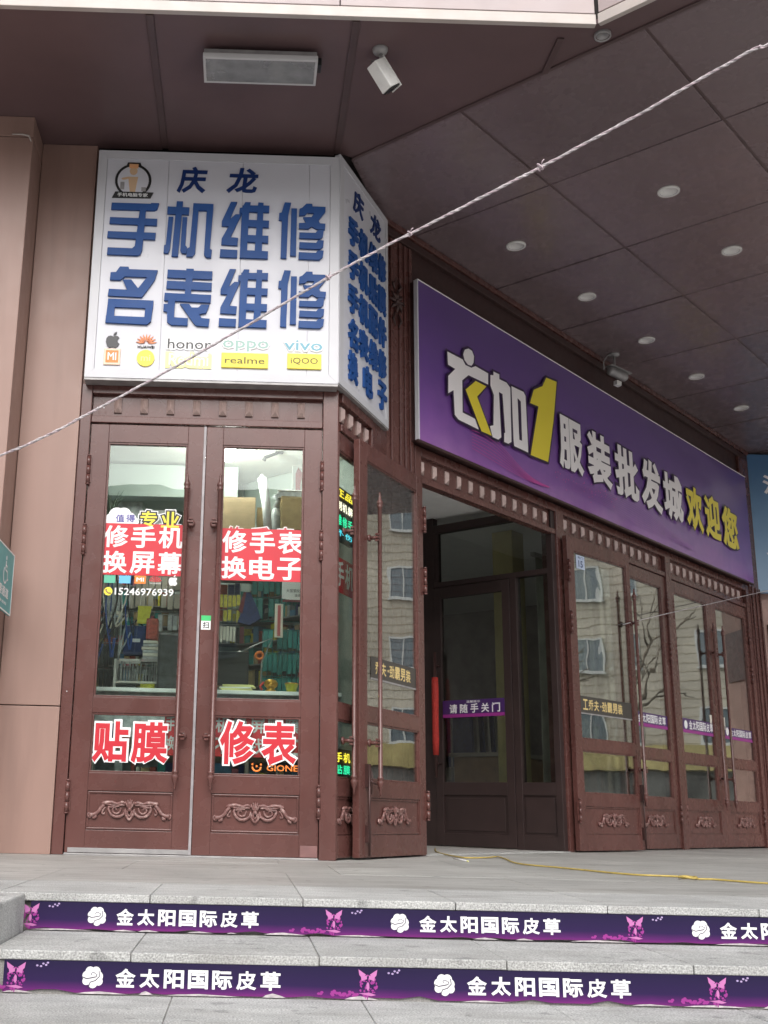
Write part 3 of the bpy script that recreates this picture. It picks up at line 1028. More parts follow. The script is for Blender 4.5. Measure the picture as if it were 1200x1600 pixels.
# ------------------------------------------------------------------ decals on the mall doors
for dd, x0, x1, za, zb, txt in ((d4, .20, .925, 1.10, 1.232, '乔夫·劲霸男装'), (d5, .105, .985, 1.125, 1.262, '工乔夫·劲霸男装')):
    s = part('glass_strip', MB().box(x0, x1, 0.0155, 0.017, za, zb), DECALBLACK, dd)
    b = MB()
    x = x0 + .06
    for ch in txt:
        w = .04 if ch == '·' else .088
        if ch == '·':
            b.disc(x + .02, (za + zb) / 2, .009, .009, .0148)
        else:
            letters(b, ch, x, x + w * .88, za + .024, zb - .024, .0148, .02)
        x += w
    part('lettering', b, GOLDTXT, s)
    part('strip_edge', MB().box(x0, x1, 0.0152, 0.0175, za - .012, za - .001), GREYMET, s)
for dd, x0, x1, za, zb in ((d7, .10, .945, 1.105, 1.235), (d8, .08, .89, 1.11, 1.25), (d9, .12, .955, 1.11, 1.235)):
    s = part('glass_strip', MB().box(x0 + .01, x1 - .01, 0.0155, 0.017, za, zb), DECALPURPLE, dd)
    part('strip_edge', MB().box(x0 + .01, x1 - .01, 0.0150, 0.0154, za, za + .03), MAGENTA, s)
    b = MB()
    cw = .088
    for k, ch in enumerate('金太阳国际皮草'):
        letters(b, ch, x0 + .19 + cw * k, x0 + .19 + cw * k + .078, za + .038, zb - .014, .0148, .02)
    b.disc(x0 + .11, za + .078, .04, .042, .0148)
    part('lettering', b, WHITE, s)
np_ = part('number_plate', MB().box(.165, .300, .0155, .017, 2.36, 2.48), mat('pale_blue_plate', (.50, .58, .74), .4), d5)
part('lettering', letters(MB(), '15', .20, .27, 2.375, 2.435, .0148, .02), NAVY, np_)
part('lettering', letters(MB(), '号门', .19, .28, 2.448, 2.47, .0148, .01), NAVY, np_)
pg = part('glass_tag', MB().box(.82, .87, .0155, .017, 1.20, 1.33), CREAM, d8)
pg = part('glass_tag', MB().box(.145, .19, .0155, .017, 1.20, 1.33), CREAM, d9)

# ------------------------------------------------------------------ white front sign
sg = thing('front_sign', 'large white box sign with bold blue raised characters above the repair shop doors', 'sign', (0, 6.721, 0))
X0, X1, Z0, Z1 = -1.068, 0.5335, 2.890, 4.503
part('sign_box', MB().box(X0 + .004, X1 - .004, 0.012, 0.105, Z0 + .004, Z1 - .004), WHITE_ALU, sg)
fw = 0.058
for pts in ([(X0, Z0), (X1, Z0), (X1 - fw, Z0 + fw), (X0 + fw, Z0 + fw)], [(X0, Z1), (X0 + fw, Z1 - fw), (X1 - fw, Z1 - fw), (X1, Z1)],
            [(X0, Z0 + .0008), (X0 + fw - .0008, Z0 + fw), (X0 + fw - .0008, Z1 - fw), (X0, Z1 - .0008)], [(X1, Z0 + .0008), (X1, Z1 - .0008), (X1 - fw + .0008, Z1 - fw), (X1 - fw + .0008, Z0 + fw)]):
    part('frame_strip', MB().poly(pts, 0.0, 0.02), WHITE_ALU, sg, 0.002)
edges = [X0 + fw, -0.60, -0.106, 0.335, X1 - fw]
for a, b_ in zip(edges[:-1], edges[1:]):
    part('face_panel', MB().box(a + .0012, b_ - .0012, 0.006, 0.014, Z0 + fw, Z1 - fw), WHITE_FACE, sg, 0.0012)
part('hem_strip', MB().box(X0, X1, 0.004, 0.10, Z0 - .016, Z0 - .001), GREYMET, sg)

# stroke outlines of the eight big characters (drawn on a grid)
G = {}
G['shou'] = ((128, 448, 582, 962), [[(152, 460), (500, 460), (512, 452), (580, 452), (565, 510), (540, 524), (150, 524)], [(145, 600), (570, 604), (568, 668), (142, 660)],
             [(133, 735), (563, 738), (560, 803), (130, 795)], [(410, 500), (465, 500), (450, 900), (435, 945), (410, 958), (138, 955), (140, 890), (360, 892), (382, 870)]])
G['ji'] = ((645, 445, 1095, 970), [[(665, 500), (868, 503), (865, 572), (664, 568)], [(748, 447), (805, 447), (782, 968), (722, 966)],
           [(678, 597), (722, 597), (705, 900), (690, 940), (648, 938), (650, 868), (665, 862)], [(808, 597), (852, 597), (845, 860), (862, 880), (855, 938), (815, 936), (800, 910)],
           [(903, 462), (1090, 465), (1088, 530), (900, 526)], [(903, 500), (955, 500), (938, 930), (915, 965), (858, 965), (860, 895), (885, 880)],
           [(1030, 500), (1090, 500), (1072, 890), (1092, 898), (1086, 970), (1040, 968), (1020, 940)]])
G['wei'] = ((33, 96, 480, 624), [[(118, 98), (176, 98), (112, 265), (165, 215), (218, 215), (125, 432), (195, 437), (190, 507), (42, 502), (44, 448), (105, 330), (40, 328), (40, 285)],
            [(35, 547), (192, 550), (190, 620), (33, 618)], [(250, 98), (300, 98), (290, 150), (278, 620), (214, 620), (220, 205), (198, 215), (200, 155), (225, 150)],
            [(225, 130), (475, 125), (472, 187), (225, 187)], [(370, 98), (420, 100), (415, 560), (348, 560)], [(270, 265), (475, 268), (472, 330), (270, 328)],
            [(270, 408), (472, 410), (470, 475), (270, 470)], [(240, 550), (472, 555), (470, 622), (240, 620)]])
G['xiu'] = ((570, 106, 1016, 634), [[(625, 108), (685, 110), (660, 230), (652, 628), (596, 625), (600, 278), (572, 275), (575, 210), (597, 205)], [(688, 163), (742, 163), (740, 602), (684, 600)],
            [(830, 115), (885, 115), (888, 140), (1012, 140), (1010, 185), (945, 268), (960, 295), (1012, 298), (1008, 352), (930, 350), (885, 325), (850, 350), (762, 348), (762, 298),
             (830, 295), (800, 243), (880, 240), (905, 202), (840, 200), (815, 225), (762, 228), (765, 165), (790, 155)],
            [(768, 385), (920, 385), (945, 355), (998, 355), (990, 415), (965, 440), (766, 438)], [(770, 475), (925, 478), (945, 452), (998, 455), (992, 512), (965, 535), (768, 532)],
            [(765, 568), (925, 570), (945, 545), (998, 548), (990, 605), (960, 632), (762, 630)]])
G['ming'] = ((163, 43, 627, 582), [[(270, 45), (350, 45), (358, 68), (625, 70), (600, 165), (490, 328), (172, 322), (178, 258), (350, 262), (300, 165), (382, 165), (450, 245), (528, 138),
             (320, 138), (280, 172), (182, 172), (185, 102), (235, 98)], [(178, 350), (600, 357), (598, 430), (177, 425)], [(178, 380), (245, 380), (240, 572), (165, 572)],
             [(528, 390), (599, 390), (585, 550), (550, 580), (522, 570)], [(168, 508), (588, 514), (585, 550), (550, 580), (165, 572)]])
G['biao'] = ((698, 60, 1142, 598), [[(722, 75), (1140, 80), (1138, 155), (720, 150)], [(720, 180), (1138, 187), (1136, 260), (716, 254)], [(705, 295), (1136, 302), (1132, 375), (702, 365)],
             [(895, 62), (965, 62), (945, 330), (890, 330)], [(740, 340), (805, 340), (800, 520), (930, 525), (928, 592), (780, 590), (740, 565), (735, 470), (700, 465), (700, 400), (738, 398)],
             [(850, 393), (935, 393), (960, 425), (1020, 425), (1050, 395), (1122, 395), (1095, 470), (1030, 485), (1055, 520), (1130, 525), (1122, 597), (1010, 590), (985, 570)]])


def stroke_char(parent, key, box, y, depth, m, name='character'):
    (gx0, gz0, gx1, gz1), polys = G[key]
    x0, x1, z0, z1 = box
    b = MB()
    for i, pl in enumerate(polys):
        b.poly([(x0 + (x1 - x0) * (px - gx0) / (gx1 - gx0), z1 - (z1 - z0) * (pz - gz0) / (gz1 - gz0)) for px, pz in pl], y - i * .0004, y + depth)
    return part(name, b, m, parent)


DEP = 0.016
YB = 0.006 - DEP
for key, box in (('shou', (-0.98, -0.65, 3.732, 4.12)), ('ji', (-0.609, -0.291, 3.735, 4.137)), ('wei', (-0.241, 0.078, 3.738, 4.145)), ('xiu', (0.136, 0.447, 3.741, 4.153)),
                 ('ming', (-0.957, -0.637, 3.252, 3.655)), ('biao', (-0.591, -0.283, 3.25, 3.653)), ('wei', (-0.233, 0.08, 3.253, 3.66)), ('xiu', (0.142, 0.455, 3.26, 3.663))):
    stroke_char(sg, key, box, YB, DEP, BLUE)
for ch, bx in (('庆', (-0.532, -0.345, 4.205, 4.40)), ('龙', (-0.205, -0.005, 4.215, 4.402))):
    part('character', letters(MB(), ch, bx[0], bx[1], bx[2], bx[3], 0.0, .028, .006, .12), NAVY, sg)
# round emblem of a repair man over a black name bar
bd = part('emblem', MB().disc(-0.832, 4.285, .120, .122, 0.001, .0055, 36), BLACK, sg)
bf = part('emblem_cap', MB().poly([(-.885, 4.385), (-.873, 4.418), (-.79, 4.418), (-.778, 4.385)], .0012, .0055), BLACK, bd)
part('emblem_field', MB().disc(-0.832, 4.283, .103, .105, -0.0006, .0008, 36), WHITE_FACE, bd)
skin = mat('tan_print', (.62, .42, .26), .5)
b = MB()
b.disc(-.832, 4.352, .026, .030, -.0016)
b.poly([(-.866, 4.31), (-.80, 4.31), (-.808, 4.25), (-.815, 4.195), (-.85, 4.195), (-.858, 4.25)], -.0014)
b.poly([(-.866, 4.31), (-.855, 4.295), (-.895, 4.285), (-.912, 4.292), (-.905, 4.300)], -.0018)
part('figure', b, skin, bd)
b = MB()
b.poly([(-.862, 4.372), (-.802, 4.372), (-.802, 4.405), (-.862, 4.405)], -.0020)
part('figure_cap', b, mat('orange_print', (.75, .38, .18), .5), bd)
b = MB()
b.box(-.775, -.745, -.0014, -.0007, 4.205, 4.235)
b.box(-.915, -.888, -.0014, -.0007, 4.215, 4.27)
part('figure_tools', b, GREYMET, bd)
bar = part('emblem_bar', MB().poly([(-.965, 4.153), (-.712, 4.157), (-.694, 4.198), (-.945, 4.198)], -0.0022, .0055), BLACK, bd)
part('lettering', letters(MB(), '手机电脑专家', -.93, -.73, 4.162, 4.190, -.003, .015), WHITE, bd)

# row of phone-brand plates
lgs = part('brand_logo', apple(MB(), -.9005, 3.140, .083, -.002, .006), mat('dark_grey_logo', (.03, .03, .035), .4), sg)
b = MB()
for a in range(-4, 5):
    an = a * 0.36
    r1, r2 = .028, .066
    c0 = (-.689 + .012 * sin(an), 3.128 + .012 * cos(an))
    b.poly([c0, (-.689 + r1 * sin(an - .16) * 1.4, 3.128 + r1 * cos(an - .16) * 1.4), (-.689 + r2 * sin(an), 3.128 + r2 * cos(an)), (-.689 + r1 * sin(an + .16) * 1.4, 3.128 + r1 * cos(an + .16) * 1.4)],
           -.002 + a * .0002, .006)
hl = part('brand_logo', b, mat('orange_red_logo', (.72, .22, .07), .4), sg)
part('lettering', letters(MB(), 'HUAWEI', -.742, -.636, 3.096, 3.112, -.002, .004, .008), BLACK, hl)
for txt, bx, m1, m2, off in (('honor', (-.552, -.276, 3.098, 3.166), mat('dark_grey_logo', (.03, .03, .035), .4), WHITE, .018), ('oppo', (-.202, .091, 3.092, 3.166), mat('pale_teal_logo', (.30, .48, .43), .4), WHITE, .03),
                             ('vivo', (.189, .434, 3.110, 3.180), mat('teal_blue_logo', (.16, .40, .50), .4), WHITE, .03)):
    x0, x1, z0, z1 = bx
    w = part('brand_logo', letters(MB(), txt, x0 - .008, x1 + .008, z0 - .010, z1 + .010, .0, off + .05, .006), m2, sg)
    part('lettering', letters(MB(), txt, x0, x1, z0, z1, -.001, off * .3), m1, w)
w = part('brand_logo', MB().box(-.953, -.848, -.004, .006, 2.975, 3.085), mat('pale_orange_plate', (.80, .60, .45), .4), sg, .002)
part('logo_plate', MB().box(-.940, -.861, -.0052, -.0042, 2.99, 3.072), ORANGE, w)
part('lettering', letters(MB(), 'MI', -.928, -.873, 3.006, 3.058, -.006, .015), WHITE, w)
w = part('brand_logo', MB().disc(-.688, 3.027, .056, .056, -.003, .006, 28), YELLOW, sg)
part('lettering', letters(MB(), 'mi', -.718, -.658, 3.008, 3.048, -.004, .012), mat('pale_yellow_logo', (.85, .82, .35), .4), w)
w = part('brand_logo', letters(MB(), 'Redmi', -.562, -.268, 2.965, 3.078, 0, .075, .006), mat('pale_yellow_logo', (.85, .82, .35), .4), sg)
part('lettering', letters(MB(), 'Redmi', -.540, -.290, 2.985, 3.066, -.001, -.004), WHITE, w)
for txt, x0, x1, z0, z1 in (('realme', -.207, .089, 2.978, 3.078), ('iQOO', .211, .427, 2.982, 3.085)):
    w = part('brand_logo', MB().box(x0, x1, -.008, .006, z0, z1), YELLOW, sg, .002)
    m_ = .022
    part('lettering', letters(MB(), txt, x0 + m_, x1 - m_, z0 + .027, z1 - .028, -.009, .004), OLIVE, w)

# ------------------------------------------------------------------ white side sign on the chamfer
ss = thing('side_sign', 'narrow white box sign with columns of small blue characters on the chamfered corner', 'sign', (0.540, 6.721, 0), CZ)
sx0, sx1, sz0, sz1 = 0.001, 0.960, 2.898, 4.530
part('sign_box', MB().box(sx0 + .003, sx1 - .002, .008, .040, sz0 + .002, sz1 - .002), WHITE_ALU, ss)
f2 = .075
for pts in ([(sx0, sz0), (sx1, sz0), (sx1 - .05, sz0 + .05), (sx0 + f2, sz0 + .05)], [(sx0, sz1), (sx0 + f2, sz1 - .05), (sx1 - .05, sz1 - .05), (sx1, sz1)],
            [(sx0, sz0 + .0008), (sx0 + f2 - .001, sz0 + .05), (sx0 + f2 - .001, sz1 - .05), (sx0, sz1 - .0008)], [(sx1, sz0 + .0008), (sx1, sz1 - .0008), (sx1 - .049, sz1 - .05), (sx1 - .049, sz0 + .05)]):
    part('frame_strip', MB().poly(pts, 0.0, 0.015), WHITE_ALU, ss, .002)
part('face_panel', MB().box(sx0 + f2, sx1 - .05, .004, .012, sz0 + .05, sz1 - .05), WHITE_FACE, ss)
part('hem_strip', MB().box(sx0, sx1, .003, .040, sz0 - .014, sz0 - .001), GREYMET, ss)
cols = [(.155, .325), (.350, .525), (.550, .715), (.735, .895)]
for r, row in enumerate(('手机维修', '手机贴膜', '手机配件', '名表维修')):
    zt = 4.170 - r * 0.2465
    for (xa, xb), ch in zip(cols, row):
        part('character', letters(MB(), ch, xa, xb, zt - .210, zt, -.012, .042, .016), BLUE, ss)
for (xa, xb), ch in zip(((.160, .325), (.435, .61), (.73, .90)), '换电子'):
    part('character', letters(MB(), ch, xa, xb, 2.985, 3.195, -.012, .042, .016), BLUE, ss)
for (xa, xb), ch in zip(((.255, .445), (.590, .800)), '庆龙'):
    part('character', letters(MB(), ch, xa, xb, 4.245, 4.425, -.004, .022, .008, .1), NAVY, ss)

# ------------------------------------------------------------------ purple banner sign
pb = thing('banner_sign', 'long purple banner sign with white and yellow characters over the mall doors', 'sign', Rw(0, -0.10)[:], RZ)
px0, px1, pz0, pz1 = -0.11, 6.553, 2.905, 4.175
# flex sheet with soft wrinkles near the lower edge
NX, NZ = 110, 26
vs, fs = [], []
for i in range(NX + 1):
    for k in range(NZ + 1):
        u = px0 + (px1 - px0) * i / NX
        t = k / NZ
        w = 0.010 * math.exp(-t * 5) * sin(u * 5 + 1.3 * sin(u * 2.1)) + 0.012 * math.exp(-((t - .22 + .10 * sin(u * 1.3)) / .06) ** 2) * (1 if u > 2.4 else .25) * sin(u * 2.3 + .6) \
            + 0.004 * sin(u * 3.1 + t * 9)
        edge = min(1, t * 12, (1 - t) * 12, i / 3, (NX - i) / 3)
        vs.append((u, -w * edge, pz0 + (pz1 - pz0) * t))
for i in range(NX):
    for k in range(NZ):
        a = i * (NZ + 1) + k
        fs.append((a, a + NZ + 1, a + NZ + 2, a + 1))
b = MB()
b.add(vs, fs, True)
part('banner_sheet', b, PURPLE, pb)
part('banner_frame', MB().box(px0 + .004, px1 - .004, .022, .095, pz0 + .004, pz1 - .004), BROWN_DARK, pb)
part('edge_strip', MB().box(px0 - .010, px0 + .004, -.004, .030, pz0, pz1), WHITE_ALU, pb, .002)
part('edge_strip', MB().box(px0 - .014, px1, -.003, .02, pz0 - .018, pz0 + .002), BROWN_DARK, pb, .002)
part('edge_strip', MB().box(px0, px1 + .006, -.003, .02, pz1 - .001, pz1 + .008), SIGNWHITE, pb, .001)
yi = [(0.251, 3.704), (0.464, 3.707), (0.504, 3.673), (0.589, 3.677), (0.65, 3.709), (0.838, 3.706), (0.833, 3.609), (0.543, 3.6), (0.452, 3.53), (0.447, 3.264), (0.639, 3.261),
      (0.673, 3.186), (0.387, 3.19), (0.336, 3.214), (0.325, 3.41), (0.251, 3.364), (0.256, 3.506), (0.356, 3.594), (0.255, 3.598)]
head = [(0.553, 3.827), (0.604, 3.824), (0.631, 3.788), (0.622, 3.73), (0.59, 3.693), (0.538, 3.687), (0.492, 3.709), (0.474, 3.752), (0.496, 3.799)]
legp = [(0.639, 3.58), (0.8, 3.583), (0.656, 3.454), (0.859, 3.184), (0.707, 3.18), (0.491, 3.464)]
jia1 = [(0.921, 3.748), (1.011, 3.751), (1.009, 3.709), (1.123, 3.713), (1.18, 3.684), (1.17, 3.213), (1.119, 3.185), (1.055, 3.184), (1.058, 3.26), (1.075, 3.267), (1.052, 3.593),
        (0.997, 3.594), (1.012, 3.212), (0.965, 3.18), (0.877, 3.178), (0.841, 3.26), (0.896, 3.282), (0.917, 3.545), (0.867, 3.611), (0.872, 3.703), (0.919, 3.715)]
kou = [(1.2, 3.705), (1.396, 3.712), (1.427, 3.684), (1.437, 3.19), (1.211, 3.189), (1.203, 3.237)]
hole = [(1.290, 3.625), (1.340, 3.61), (1.338, 3.266), (1.296, 3.265)]
one = [(1.802, 3.965), (1.988, 3.982), (1.897, 3.594), (1.772, 3.19), (1.475, 3.179), (1.641, 3.653), (1.498, 3.644), (1.571, 3.785), (1.724, 3.862)]


def offset_poly(pts, d):
    n = len(pts)
    a = sum(p[0] * q[1] - q[0] * p[1] for p, q in zip(pts, pts[1:] + pts[:1]))
    s = 1 if a > 0 else -1
    out = []
    for i in range(n):
        p0, p1, p2 = Vector(pts[i - 1]), Vector(pts[i]), Vector(pts[(i + 1) % n])
        e1, e2 = (p1 - p0).normalized(), (p2 - p1).normalized()
        n1, n2 = Vector((e1.y, -e1.x)) * s, Vector((e2.y, -e2.x)) * s
        nn = n1 + n2
        nn = nn / max(0.55, nn.length_squared / 2) if nn.length > 1e-6 else n1
        q = p1 + nn * d
        out.append((q.x, q.y))
    return out


yl = [-0.026]


def sign_char(polys, m, holes=()):
    o = MB()
    for i, p in enumerate(polys):
        o.poly(offset_poly(p, .020), -0.0180 - i * .0003)
    c = part('character', o, PURPLE_DARK, pb)
    q = MB()
    for i, p in enumerate(polys):
        q.poly(p, -0.0200 - i * .0003)
    part('character_face', q, m, c)
    if holes:
        q = MB()
        for p in holes:
            q.poly(p, -0.0225)
        part('character_counter', q, PURPLE_DARK, c)
    return c


sign_char([yi, head], SIGNWHITE)
c = sign_char([legp], SIGNYEL)
for ch in c.children:
    ch.location.y = -.002
c.location.y = -.002
sign_char([jia1, kou], SIGNWHITE, [hole])
sign_char([one], SIGNYEL)
for ch, (xa, xb), (za, zb), m in (('服', (1.985, 2.43), (3.20, 3.695), SIGNWHITE), ('装', (2.505, 2.99), (3.20, 3.70), SIGNWHITE), ('批', (3.06, 3.565), (3.20, 3.705), SIGNWHITE),
                                  ('发', (3.62, 4.10), (3.20, 3.72), SIGNWHITE), ('城', (4.135, 4.61), (3.20, 3.695), SIGNWHITE), ('欢', (4.70, 5.13), (3.20, 3.685), SIGNYEL),
                                  ('迎', (5.19, 5.615), (3.20, 3.695), SIGNYEL), ('您', (5.665, 6.13), (3.20, 3.665), SIGNYEL)):
    c = part('character', letters(MB(), ch, xa - .018, xb + .018, za - .018, zb + .018, -.0180, .085), PURPLE_DARK, pb)
    part('character_face', letters(MB(), ch, xa, xb, za, zb, -.0200, .038), m, c)


def ribbon(mb, pts, w, y):
    L_, R_ = [], []
    for i, p in enumerate(pts):
        a, b_ = Vector(pts[max(i - 1, 0)]), Vector(pts[min(i + 1, len(pts) - 1)])
        d = (b_ - a).normalized()
        n = Vector((-d.y, d.x)) * w
        L_.append((p[0] + n.x, y, p[1] + n.y))
        R_.append((p[0] - n.x, y, p[1] - n.y))
    k = len(pts)
    mb.add(L_ + R_, [(i, k + i, k + i + 1, i + 1) for i in range(k - 1)])
    return mb


b = MB()
for j in range(8):
    pts = []
    for i in range(26):
        t = i / 25
        x = .58 + t * 1.2
        amp = .10 * (1 - t) + .01
        z = 3.10 - .13 * t + (j - 4) * .024 * (1 - t * .90) * (1 + .5 * sin(t * 5)) + .03 * sin(t * 6 + .3)
        pts.append((x, z))
    ribbon(b, pts, .0021, -.0150 - j * .0001)
part('wave_print', b, mat('rose_wave_print', (.46, .06, .30), .4), pb)
b = MB()
for j in range(9):
    pts = []
    for i in range(30):
        t = i / 29
        x = 2.2 + t * 2.6
        z = 3.06 + .05 * sin(t * 4 + j * .09) + (j - 4) * .020 * (.3 + sin(t * 3.0) ** 2) - .02 * t
        pts.append((x, max(z, pz0 + .02)))
    ribbon(b, pts, .0013, -.0155 - j * .0001)
part('wave_print', b, VIOLINE, pb)
b = MB()
for i in range(46):
    b.disc(rnd.uniform(1.9, 3.1), 3.12 + rnd.gauss(0, .05), .006, .006, -.0150, None, 6)
part('dot_print', b, PINKLINE, pb)

# ------------------------------------------------------------------ blue sign and wall at the far right
nb = thing('neighbour_shopfront', 'pinkish brown clad wall beyond the last mall door', 'building', (5.9, 12.99, 0))
part('wall_panel', MB().box(0.06, .5, 0.06, .3, 0, 2.80), PINKWALL, nb, .004)
part('wall_panel', MB().box(.506, 1.0, 0.06, .3, 0, 2.80), PINKWALL, nb, .004)
part('wall_panel', MB().box(0.06, 1.0, 0.10, .3, 2.806, 4.58), PINKWALL, nb, .004)
part('window_frame', MB().box(.18, .9, .03, .06, 1.9, 2.5), BROWN, nb, .004)
bs = thing('blue_sign', 'blue sign board with small white lettering at the right edge past the purple banner', 'sign', (5.965, 12.95, 0))
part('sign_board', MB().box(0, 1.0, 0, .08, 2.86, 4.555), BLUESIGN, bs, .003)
part('edge_strip', MB().box(-.012, 0.004, -.004, .085, 2.86, 4.555), BROWN_DARK, bs)
b = MB()
for k, ch in enumerate('河源'):
    letters(b, ch, .165 + .33 * k, .45 + .33 * k, 4.06, 4.30, -.004, .03)
part('lettering', b, SIGNWHITE, bs)
b = MB()
letters(b, 'WeLcome', .14, .7, 3.26, 3.34, -.004, .01)
part('lettering', b, SIGNWHITE, bs)
b = MB()
letters(b, '高档烟酒', .16, .7, 2.98, 3.10, -.004, .01)
letters(b, '茗茶', .20, .5, 3.62, 3.72, -.004, .01)
part('lettering', b, NAVY, bs)

# ------------------------------------------------------------------ riser banners
def riser_banner(z1, z0, y, xs, label, first_x):
    t = thing('riser_banner', label, 'banner', (0, y, 0), 0, 'purple banners on the step risers')
    H = z1 - z0
    for xa, xb in xs:
        # peeling, slightly ragged lower edge
        n = max(4, int((xb - xa) / .05))
        pts = [(xa, z1), (xb, z1)]
        low = [(xb + (xa - xb) * i / n, z0 + H * (.03 + .09 * max(0, rnd.gauss(0, .6)) if 0 < i < n else .02)) for i in range(n + 1)]
        part('banner_panel', MB().poly(pts[::-1][:0] + [(xa, z1)] + low[::-1] + [(xb, z1)], 0.0, .003), RISER_P, t)
        tn = MB()
        k = xa
        while k < xb - .1:
            L_ = rnd.uniform(.03, .22)
            if rnd.random() < .6:
                hh = rnd.uniform(.004, .012)
                tn.poly([(k, z0 + .0005), (k + L_, z0 + .0005), (k + L_ * .8, z0 + hh * .5), (k + L_ * .45, z0 + hh), (k + L_ * .15, z0 + hh * .6)], -.0004)
            k += L_ + rnd.uniform(.0, .12)
        if tn.v:
            part('torn_edge', tn, mat('torn_backing_paper', (.46, .42, .43), .8, var=.3, vscale=60), t, kind='stuff')
    x = first_x
    sc = H / .096
    while x < 4.8:
        # figure with butterfly mask, drawn in magenta flecks
        if x > xs[0][0] - .02:
            fg = MB()
            r2 = random.Random(11)
            for i in range(46):
                a, rr = r2.uniform(0, 2 * pi), r2.uniform(0, 1) ** .6
                fg.disc(x + .028 * sc * rr * cos(a), z0 + H * .42 + .036 * sc * rr * sin(a), .0045 * sc * r2.uniform(.4, 1), .0045 * sc * r2.uniform(.4, 1.2), -.0006 - i * .00001, None, 7)
            for i in range(34):
                fg.disc(x - .085 * sc + .065 * sc * r2.gauss(0, .55), z0 + H * .12 + .007 * sc * abs(r2.gauss(0, .8)), .0055 * sc, .004 * sc, -.0008 - i * .00001, None, 7)
            f = part('figure_print', fg, MAGENTA, t)
            e = MB()
            for s in (-1, 1):
                e.poly([(x + s * .006 * sc, z1 - H * .22), (x + s * .030 * sc, z1 - H * .06), (x + s * .027 * sc, z1 - H * .24), (x + s * .018 * sc, z1 - H * .34)], -.0015)
                e.poly([(x + s * .003 * sc, z1 - H * .24), (x + s * .022 * sc, z1 - H * .30), (x + s * .02 * sc, z1 - H * .42), (x + s * .003 * sc, z1 - H * .36)], -.0018)
            e.poly([(x - .004 * sc, z0 + H * .50), (x, z0 + H * .56), (x + .004 * sc, z0 + H * .50), (x + .005 * sc, z0 + H * .36), (x, z0 + H * .28), (x - .005 * sc, z0 + H * .36)], -.0015)
            e.poly([(x - .03 * sc, z0 + H * .20), (x + .01 * sc, z0 + H * .12), (x + .026 * sc, z0 + H * .16), (x + .004 * sc, z0 + H * .23)], -.0015)
            part('figure_highlight', e, PINKP, f)
            e = MB()
            for j, (dx, dz) in enumerate(((.066, .84), (.078, .82), (.085, .90), (.094, .86), (.099, .93))):
                e.disc(x + dx * sc, z0 + H * dz, .004 * sc, .0032 * sc, -.0006, None, 7)
            part('butterfly_print', e, mat('pale_violet_print', (.40, .30, .52), .5), f)
        # cloud emblem
        cx, cz = x + .214, z0 + H * .50
        if cx > xs[0][0]:
            e = MB()
            for j, (dx, dz, r) in enumerate(((0, .006, .022), (.017, .004, .016), (-.018, .006, .014), (-.019, -.010, .012), (.002, -.017, .014), (.020, -.010, .013), (-.008, .018, .015), (.010, .018, .015))):
                e.disc(cx + dx * sc, cz + dz * sc, r * sc, r * sc, -.001 - j * .00005, None, 16)
            em = part('emblem', e, WHITE, t)
            e = MB()
            sp = [(cx + sc * (.0145 - .0024 * k) * .75 * cos(.2 + k * .75), cz + sc * (.009 + (.0145 - .0024 * k) * .62 * sin(.2 + k * .75))) for k in range(6)]
            ribbon(e, sp, .0010 * sc, -.0018)
            ribbon(e, [(cx - .031 * sc, cz + .002 * sc), (cx - .018 * sc, cz - .003 * sc), (cx - .002 * sc, cz + .000 * sc), (cx + .012 * sc, cz + .003 * sc), (cx + .014 * sc, cz + .012 * sc)], .0013 * sc, -.0019)
            ribbon(e, [(cx - .012 * sc, cz - .030 * sc), (cx - .006 * sc, cz - .013 * sc), (cx + .010 * sc, cz - .008 * sc), (cx + .022 * sc, cz + .004 * sc), (cx + .020 * sc, cz + .020 * sc)], .0013 * sc, -.0020)
            part('emblem_line', e, PURPLE_DARK, em)
        # the name
        for k, ch in enumerate('金太阳国际皮草'):
            xa = x + .278 + .0675 * k
            if xa > xs[0][0]:
                o = part('character', letters(MB(), ch, xa, xa + .056, z0 + H * .22, z0 + H * .80, -.0012, .03), WHITE, t)
        x += .9835
    return t


riser_banner(-.0265, -.1135, 3.897, [(-.676, .31), (.31, 1.292), (1.292, 2.276), (2.276, 3.26), (3.26, 4.6)], 'purple banner with white characters on the upper step riser', -.675)
riser_banner(-.1435, -.2285, 3.397, [(-.652, .30), (.30, 1.25), (1.25, 2.2), (2.2, 3.2), (3.2, 4.6)], 'purple banner with white characters on the lower step riser', -.618)

# ------------------------------------------------------------------ soffit fittings
lt = thing('ceiling_light', 'rectangular grey panel light hanging under the soffit above the white front sign', 'lamp', (-0.010, 5.83, 4.50))
b = MB()
b.box(-.33, .33, -.115, .115, 0.004, .06)
part('housing', b, GREYMET, lt, .004)
fr = MB()
fr.box(-.335, .335, -.12, -.105, -.004, .03)
fr.box(-.335, .335, .105, .12, -.004, .03)
fr.box(-.335, -.32, -.105, .105, -.004, .03)
fr.box(.32, .335, -.105, .105, -.004, .03)
part('frame', fr, mat('pale_grey_frame', (.50, .49, .49), .4), lt, .002)
part('cover', MB().box(-.32, .32, -.105, .105, -.002, .004), LENSGREY, lt)
br = MB()
br.box(-.30, -.27, -.02, .02, .06, .088)
br.box(.27, .30, -.02, .02, .06, .088)
part('bracket', br, BLACK, lt)
part('junction_box', MB().box(.336, .36, -.05, .03, .02, .07), BLACK, lt, .004)


